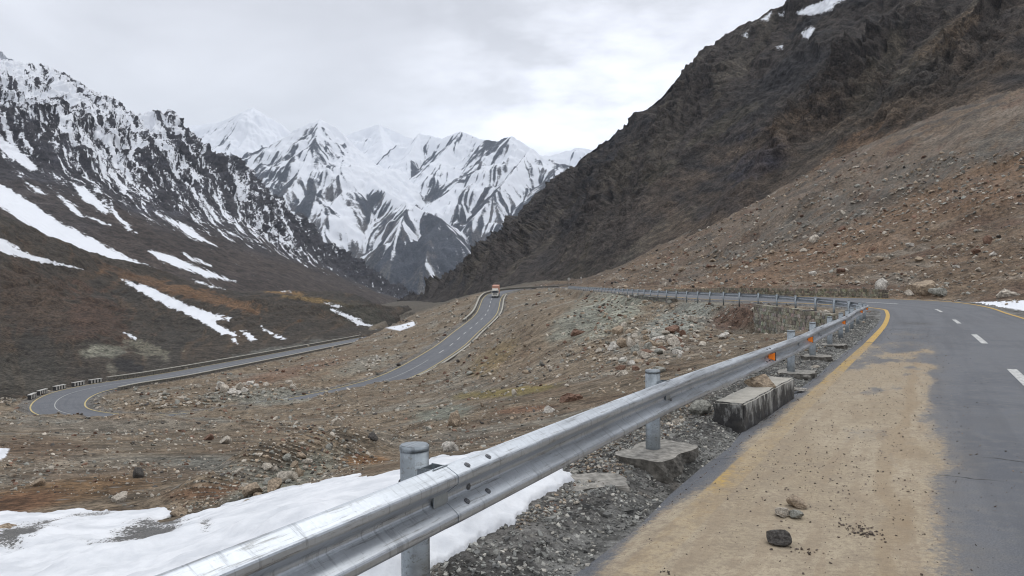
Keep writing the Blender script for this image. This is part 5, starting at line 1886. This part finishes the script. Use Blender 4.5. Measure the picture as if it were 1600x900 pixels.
# clusters of boulders, the larger ones each an object
CLUSTERS = [  # centre u, v, spread u, v, slant, count, half-width in photo px lo..hi, tints, label, group
    (1035, 540, 62, 26, -14, 84, 3.5, 10.5, ('pale', 'pale', 'tan', 'rust', 'grey', 'white'), 'pale angular boulder in the boulder field below the bend', 'boulders below the bend'),
    (960, 530, 70, 24, -20, 34, 2.6, 6, ('pale', 'pale', 'grey', 'tan'), 'smaller pale boulder at the left edge of the boulder field', 'smaller boulders left of the field'),
    (375, 612, 48, 9, -4, 26, 2.6, 7, ('white', 'pale', 'pale'), 'pale boulder in the heap inside the hairpin', 'boulder heap inside the hairpin'),
    (255, 628, 60, 8, 2, 24, 2.2, 5, ('pale', 'grey', 'pale'), 'small pale boulder near the tip of the hairpin', 'boulders at the hairpin tip'),
    (570, 575, 40, 9, -20, 14, 2, 4.5, ('pale', 'white'), 'pale boulder between the two lower road legs', 'boulders between the road legs'),
    (1420, 400, 170, 38, 6, 38, 2.6, 7, ('pale', 'tan', 'tan', 'rust', 'white'), 'boulder strewn over the lower debris slope on the right', 'boulders on the debris slope'),
    (1130, 415, 90, 18, -10, 20, 2.2, 5, ('pale', 'tan', 'rust'), 'boulder on the left end of the debris slope', 'boulders at the left end of the slope'),
    (430, 750, 75, 24, -24, 40, 3.5, 9, ('pale', 'grey', 'tan'), 'stone in the gravel heap beside the snow', 'stones in the heap by the snow'),
    (760, 620, 130, 40, -5, 18, 2.5, 6, ('pale', 'tan', 'grey'), 'scattered stone on the bare ground behind the guardrail', 'stones behind the guardrail')]
for (cu, cv, ru, rv, rot, n, lo, hi_, tn, lab, grp) in CLUSTERS:
    c_, s_ = math.cos(math.radians(rot)), math.sin(math.radians(rot))
    got, tries = 0, 0
    while got < n and tries < n * 12:
        tries += 1
        a_, b_ = RNG.normal(0, .62, 2)
        uu, vv = cu + a_ * ru * c_ - b_ * rv * s_, cv + a_ * ru * s_ + b_ * rv * c_
        q = hit(uu, vv)
        if q is None or q[1] > 420:
            continue
        ii, la, _z = road_near(np.array([q[0]]), np.array([q[1]]))
        if -6 < la[0] < 5.4 and abs(la[0]) < max(HALF_L[ii[0]], HALF_R[ii[0]]) + 1.9:
            continue
        px = 1.25 * (lo + (hi_ - lo) * RNG.random() ** 1.8)
        rock(q, px * q[1] / F, tn[int(RNG.integers(0, len(tn)))], lab, 'boulder' if px * q[1] / F > .3 else 'stone', grp, sink=RNG.uniform(.15, .4), flat=RNG.uniform(.75, 1.1))
        got += 1


# ------------------------------------------------------------------ everything smaller: rubble and pebbles nobody could count
def scatter(name, pts, sizes, cols, mat, rng, flat=(.55, 1.0), sink=.25, tmpl=None):
    tm = tmpl or ROCKS1
    V_, F_, C_ = [], [], []
    off = 0
    which = rng.integers(0, len(tm), len(pts))
    for k in range(len(tm)):
        m_ = np.nonzero(which == k)[0]
        if not len(m_):
            continue
        co, fc = tm[k]
        n = len(m_)
        th = rng.uniform(0, 6.283, n)
        tx, ty = rng.normal(0, .3, n), rng.normal(0, .3, n)
        sc = sizes[m_][:, None, None] * np.stack([rng.uniform(.75, 1.25, n), rng.uniform(.75, 1.25, n), rng.uniform(*flat, n)], 1)[:, None]
        p = co[None] * sc
        p[..., 2] += p[..., 0] * tx[:, None] + p[..., 1] * ty[:, None]
        c_, s_ = np.cos(th)[:, None], np.sin(th)[:, None]
        q = np.stack([p[..., 0] * c_ - p[..., 1] * s_, p[..., 0] * s_ + p[..., 1] * c_, p[..., 2]], -1)
        q += pts[m_][:, None]
        q[..., 2] += (sizes[m_] * (.5 - sink))[:, None]
        V_.append(q.reshape(-1, 3))
        F_.append((fc[None] + (off + np.arange(n) * len(co))[:, None, None]).reshape(-1, fc.shape[1]))
        C_.append(np.repeat(cols[m_], len(co), 0))
        off += n * len(co)
    o = mesh_np(name, np.vstack(V_), np.vstack(F_), mat, {'col': np.vstack(C_)}, smooth=False)
    return tag(o, kind='stuff')


M_RUBBLE = col_mat('rubble', 7.0, (0.7, 1.3), bump_d=0.02)
ICO0 = []
for k in range(6):
    rng_ = np.random.default_rng(40 + k)
    bm = bmesh.new()
    bmesh.ops.create_icosphere(bm, subdivisions=1, radius=1.0)
    bm.free()
    bm = bmesh.new()
    bmesh.ops.create_cube(bm, size=1.5)
    co = np.array([v.co[:] for v in bm.verts]) * np.array([1, .8, .6]) + rng_.normal(0, .22, (8, 3))
    bmesh.ops.triangulate(bm, faces=bm.faces[:])
    fc = np.array([[v.index for v in f.verts] for f in bm.faces])
    bm.free()
    ICO0.append((co, fc))


def rubble():
    rng = np.random.default_rng(17)
    n = 130000
    u = rng.uniform(-160, 1760, n)
    v = rng.uniform(240, 830, n)
    j = np.clip(np.round(np.interp(u, GU, np.arange(len(GU)))).astype(int), 0, len(GU) - 1)
    P = np.full((n, 3), np.nan)
    for k in range(n):
        col_ = VMIN[:, j[k]]
        i = int(np.searchsorted(-col_, -v[k]))
        if 0 < i < len(GY) and GY[i] < 380:
            P[k] = ((u[k] - U0) / F * GY[i], GY[i], ZZ[i, j[k]])
    ok = ~np.isnan(P[:, 0])
    P, u, v = P[ok], u[ok], v[ok]
    P[:, 1] += 0
    idx, lat, _ = road_near(P[:, 0], P[:, 1])
    upx = ROAD_S[idx] < S_TRUCK
    hard = np.where(lat < 0, HALF_L[idx], HALF_R[idx])
    dens = .36 + .75 * fbm(P[:, 0] / 12, P[:, 1] / 12, 4, 701) + .55 * fbm(P[:, 0] / 2.5, P[:, 1] / 2.5, 3, 703)
    for cu, cv, ru, rv, rot, k in ((1020, 535, 120, 40, -14, 1.0), (370, 615, 110, 16, 0, .9), (240, 632, 90, 12, 0, .8), (430, 750, 110, 34, -25, 2.2), (960, 480, 90, 34, -30, .5), (1400, 330, 260, 40, -22, .4), (1150, 405, 200, 30, -10, .3)):
        dens += k * blob(u, v, cu, cv, ru, rv, rot)
    dens *= np.where(upx & (lat > 0), .8, 1.0)
    ok = (np.abs(lat) > hard + .5) & (rng.random(len(P)) < dens)
    ok &= ~((P[:, 1] < 13) & (poly_sd(u, v, SNOW_POLY) > -3))
    P, u, v, lat = P[ok], u[ok], v[ok], lat[ok]
    px = 0.75 + 3.6 * rng.random(len(P)) ** 4.5
    size = np.clip(px * P[:, 1] / F, .012, .75)
    base = np.array([TINTS[t] for t in ('pale', 'grey', 'rust', 'dark', 'tan', 'tan')])
    c = base[rng.choice(6, len(P), p=[.36, .24, .10, .06, .12, .12])] * rng.uniform(.6, 1.25, (len(P), 1))
    big = px > 1.8
    scatter('rubble', P[~big], size[~big], c[~big], M_RUBBLE, rng, tmpl=ICO0)
    scatter('rubble', P[big], size[big], c[big], M_RUBBLE, rng)


rubble()


def gravel():
    """crushed stone of the shoulder under the rail, and grit blown over the sandy lane"""
    rng = np.random.default_rng(23)
    n = 42000
    Y = np.exp(rng.uniform(math.log(2.0), math.log(40), n)) - 1.6
    c_i = np.array([np.argmin(np.abs(ROAD_Y[:75] - y_)) for y_ in Y])
    lat = -rng.uniform(3.05, 5.1, n)
    edge = -3.30 + .16 * fbm(Y * 1.3, Y * 0, 3, 711)
    P = np.c_[ROAD[c_i, :2] + ROAD_N[c_i] * lat[:, None] + ROAD_T[c_i] * rng.uniform(-.5, .5, n)[:, None], np.zeros(n)]
    P[:, 2] = ground_z(P[:, 0], P[:, 1])
    u = U0 + P[:, 0] / P[:, 1] * F
    v = V0 + (ZC - P[:, 2]) / P[:, 1] * F
    ok = (lat < edge) & (P[:, 1] > 2.5) & (poly_sd(u, v, SNOW_POLY) < 2)
    ok &= rng.random(n) < .55 + .6 * fbm(P[:, 0] * 1.5, P[:, 1] * 1.5, 3, 713) + .4
    P, lat = P[ok], lat[ok]
    s_ = .0045 + .013 * rng.random(len(P)) ** 3 + P[:, 1] * .0004
    s_ *= np.where(rng.random(len(P)) < .02, 2.4, 1)
    base = np.array([(0.23, 0.23, 0.215), (0.31, 0.305, 0.28), (0.14, 0.14, 0.135), (0.40, 0.38, 0.34)])
    c = base[rng.choice(4, len(P), p=[.36, .28, .24, .12])] * rng.uniform(.7, 1.25, (len(P), 1))
    scatter('gravel', P, s_, c, M_RUBBLE, rng, tmpl=ICO0)
    # grit on the road
    n = 2600
    Y = np.exp(rng.uniform(math.log(3.8), math.log(30), n))
    c_i = np.array([np.argmin(np.abs(ROAD_Y[:75] - y_)) for y_ in Y])
    lat = np.clip(rng.normal(-2.2, .75, n), -3.2, 1.5)
    P = np.c_[ROAD[c_i, :2] + ROAD_N[c_i] * lat[:, None] + ROAD_T[c_i] * rng.uniform(-.5, .5, n)[:, None], np.full(n, .002)]
    s_ = .0022 + .007 * rng.random(n) ** 6 + Y * .00018
    # a few denser spills
    for uu, vv, k, r_ in ((1350, 834, 60, .07), (1262, 862, 14, .06), (1335, 822, 25, .05), (1050, 897, 8, .05), (1280, 718, 40, .35), (1330, 760, 50, .4)):
        q = road_z_at(uu, vv)
        e_ = np.c_[q[0] + rng.normal(0, r_, k), q[1] + rng.normal(0, r_ * .8, k), np.full(k, .002)]
        P = np.vstack([P, e_])
        s_ = np.r_[s_, rng.uniform(.003, .010, k)]
    c = np.array([0.105, 0.085, 0.072]) * rng.uniform(.5, 2.2, (len(P), 1))
    scatter('grit', P, s_, c, M_RUBBLE, rng, tmpl=ICO0)


gravel()


# ================================================================== AIR
HAZE_DENSITY = 0.000038
bm = bmesh.new()
add_box(bm, (0, 4000, 700), (11000, 10000, 2200))
hz = bpy.data.materials.new('haze')
hz.use_nodes = True
hz.node_tree.nodes.clear()
_o = node(hz.node_tree, 'ShaderNodeOutputMaterial')
_v = node(hz.node_tree, 'ShaderNodeVolumePrincipled')
_v.inputs['Color'].default_value = (0.72, 0.83, 1.0, 1)
_v.inputs['Density'].default_value = HAZE_DENSITY
_v.inputs['Anisotropy'].default_value = 0.1
hz.node_tree.links.new(_v.outputs[0], _o.inputs['Volume'])
haze = bm_obj('haze', bm, hz)
tag(haze, kind='stuff')
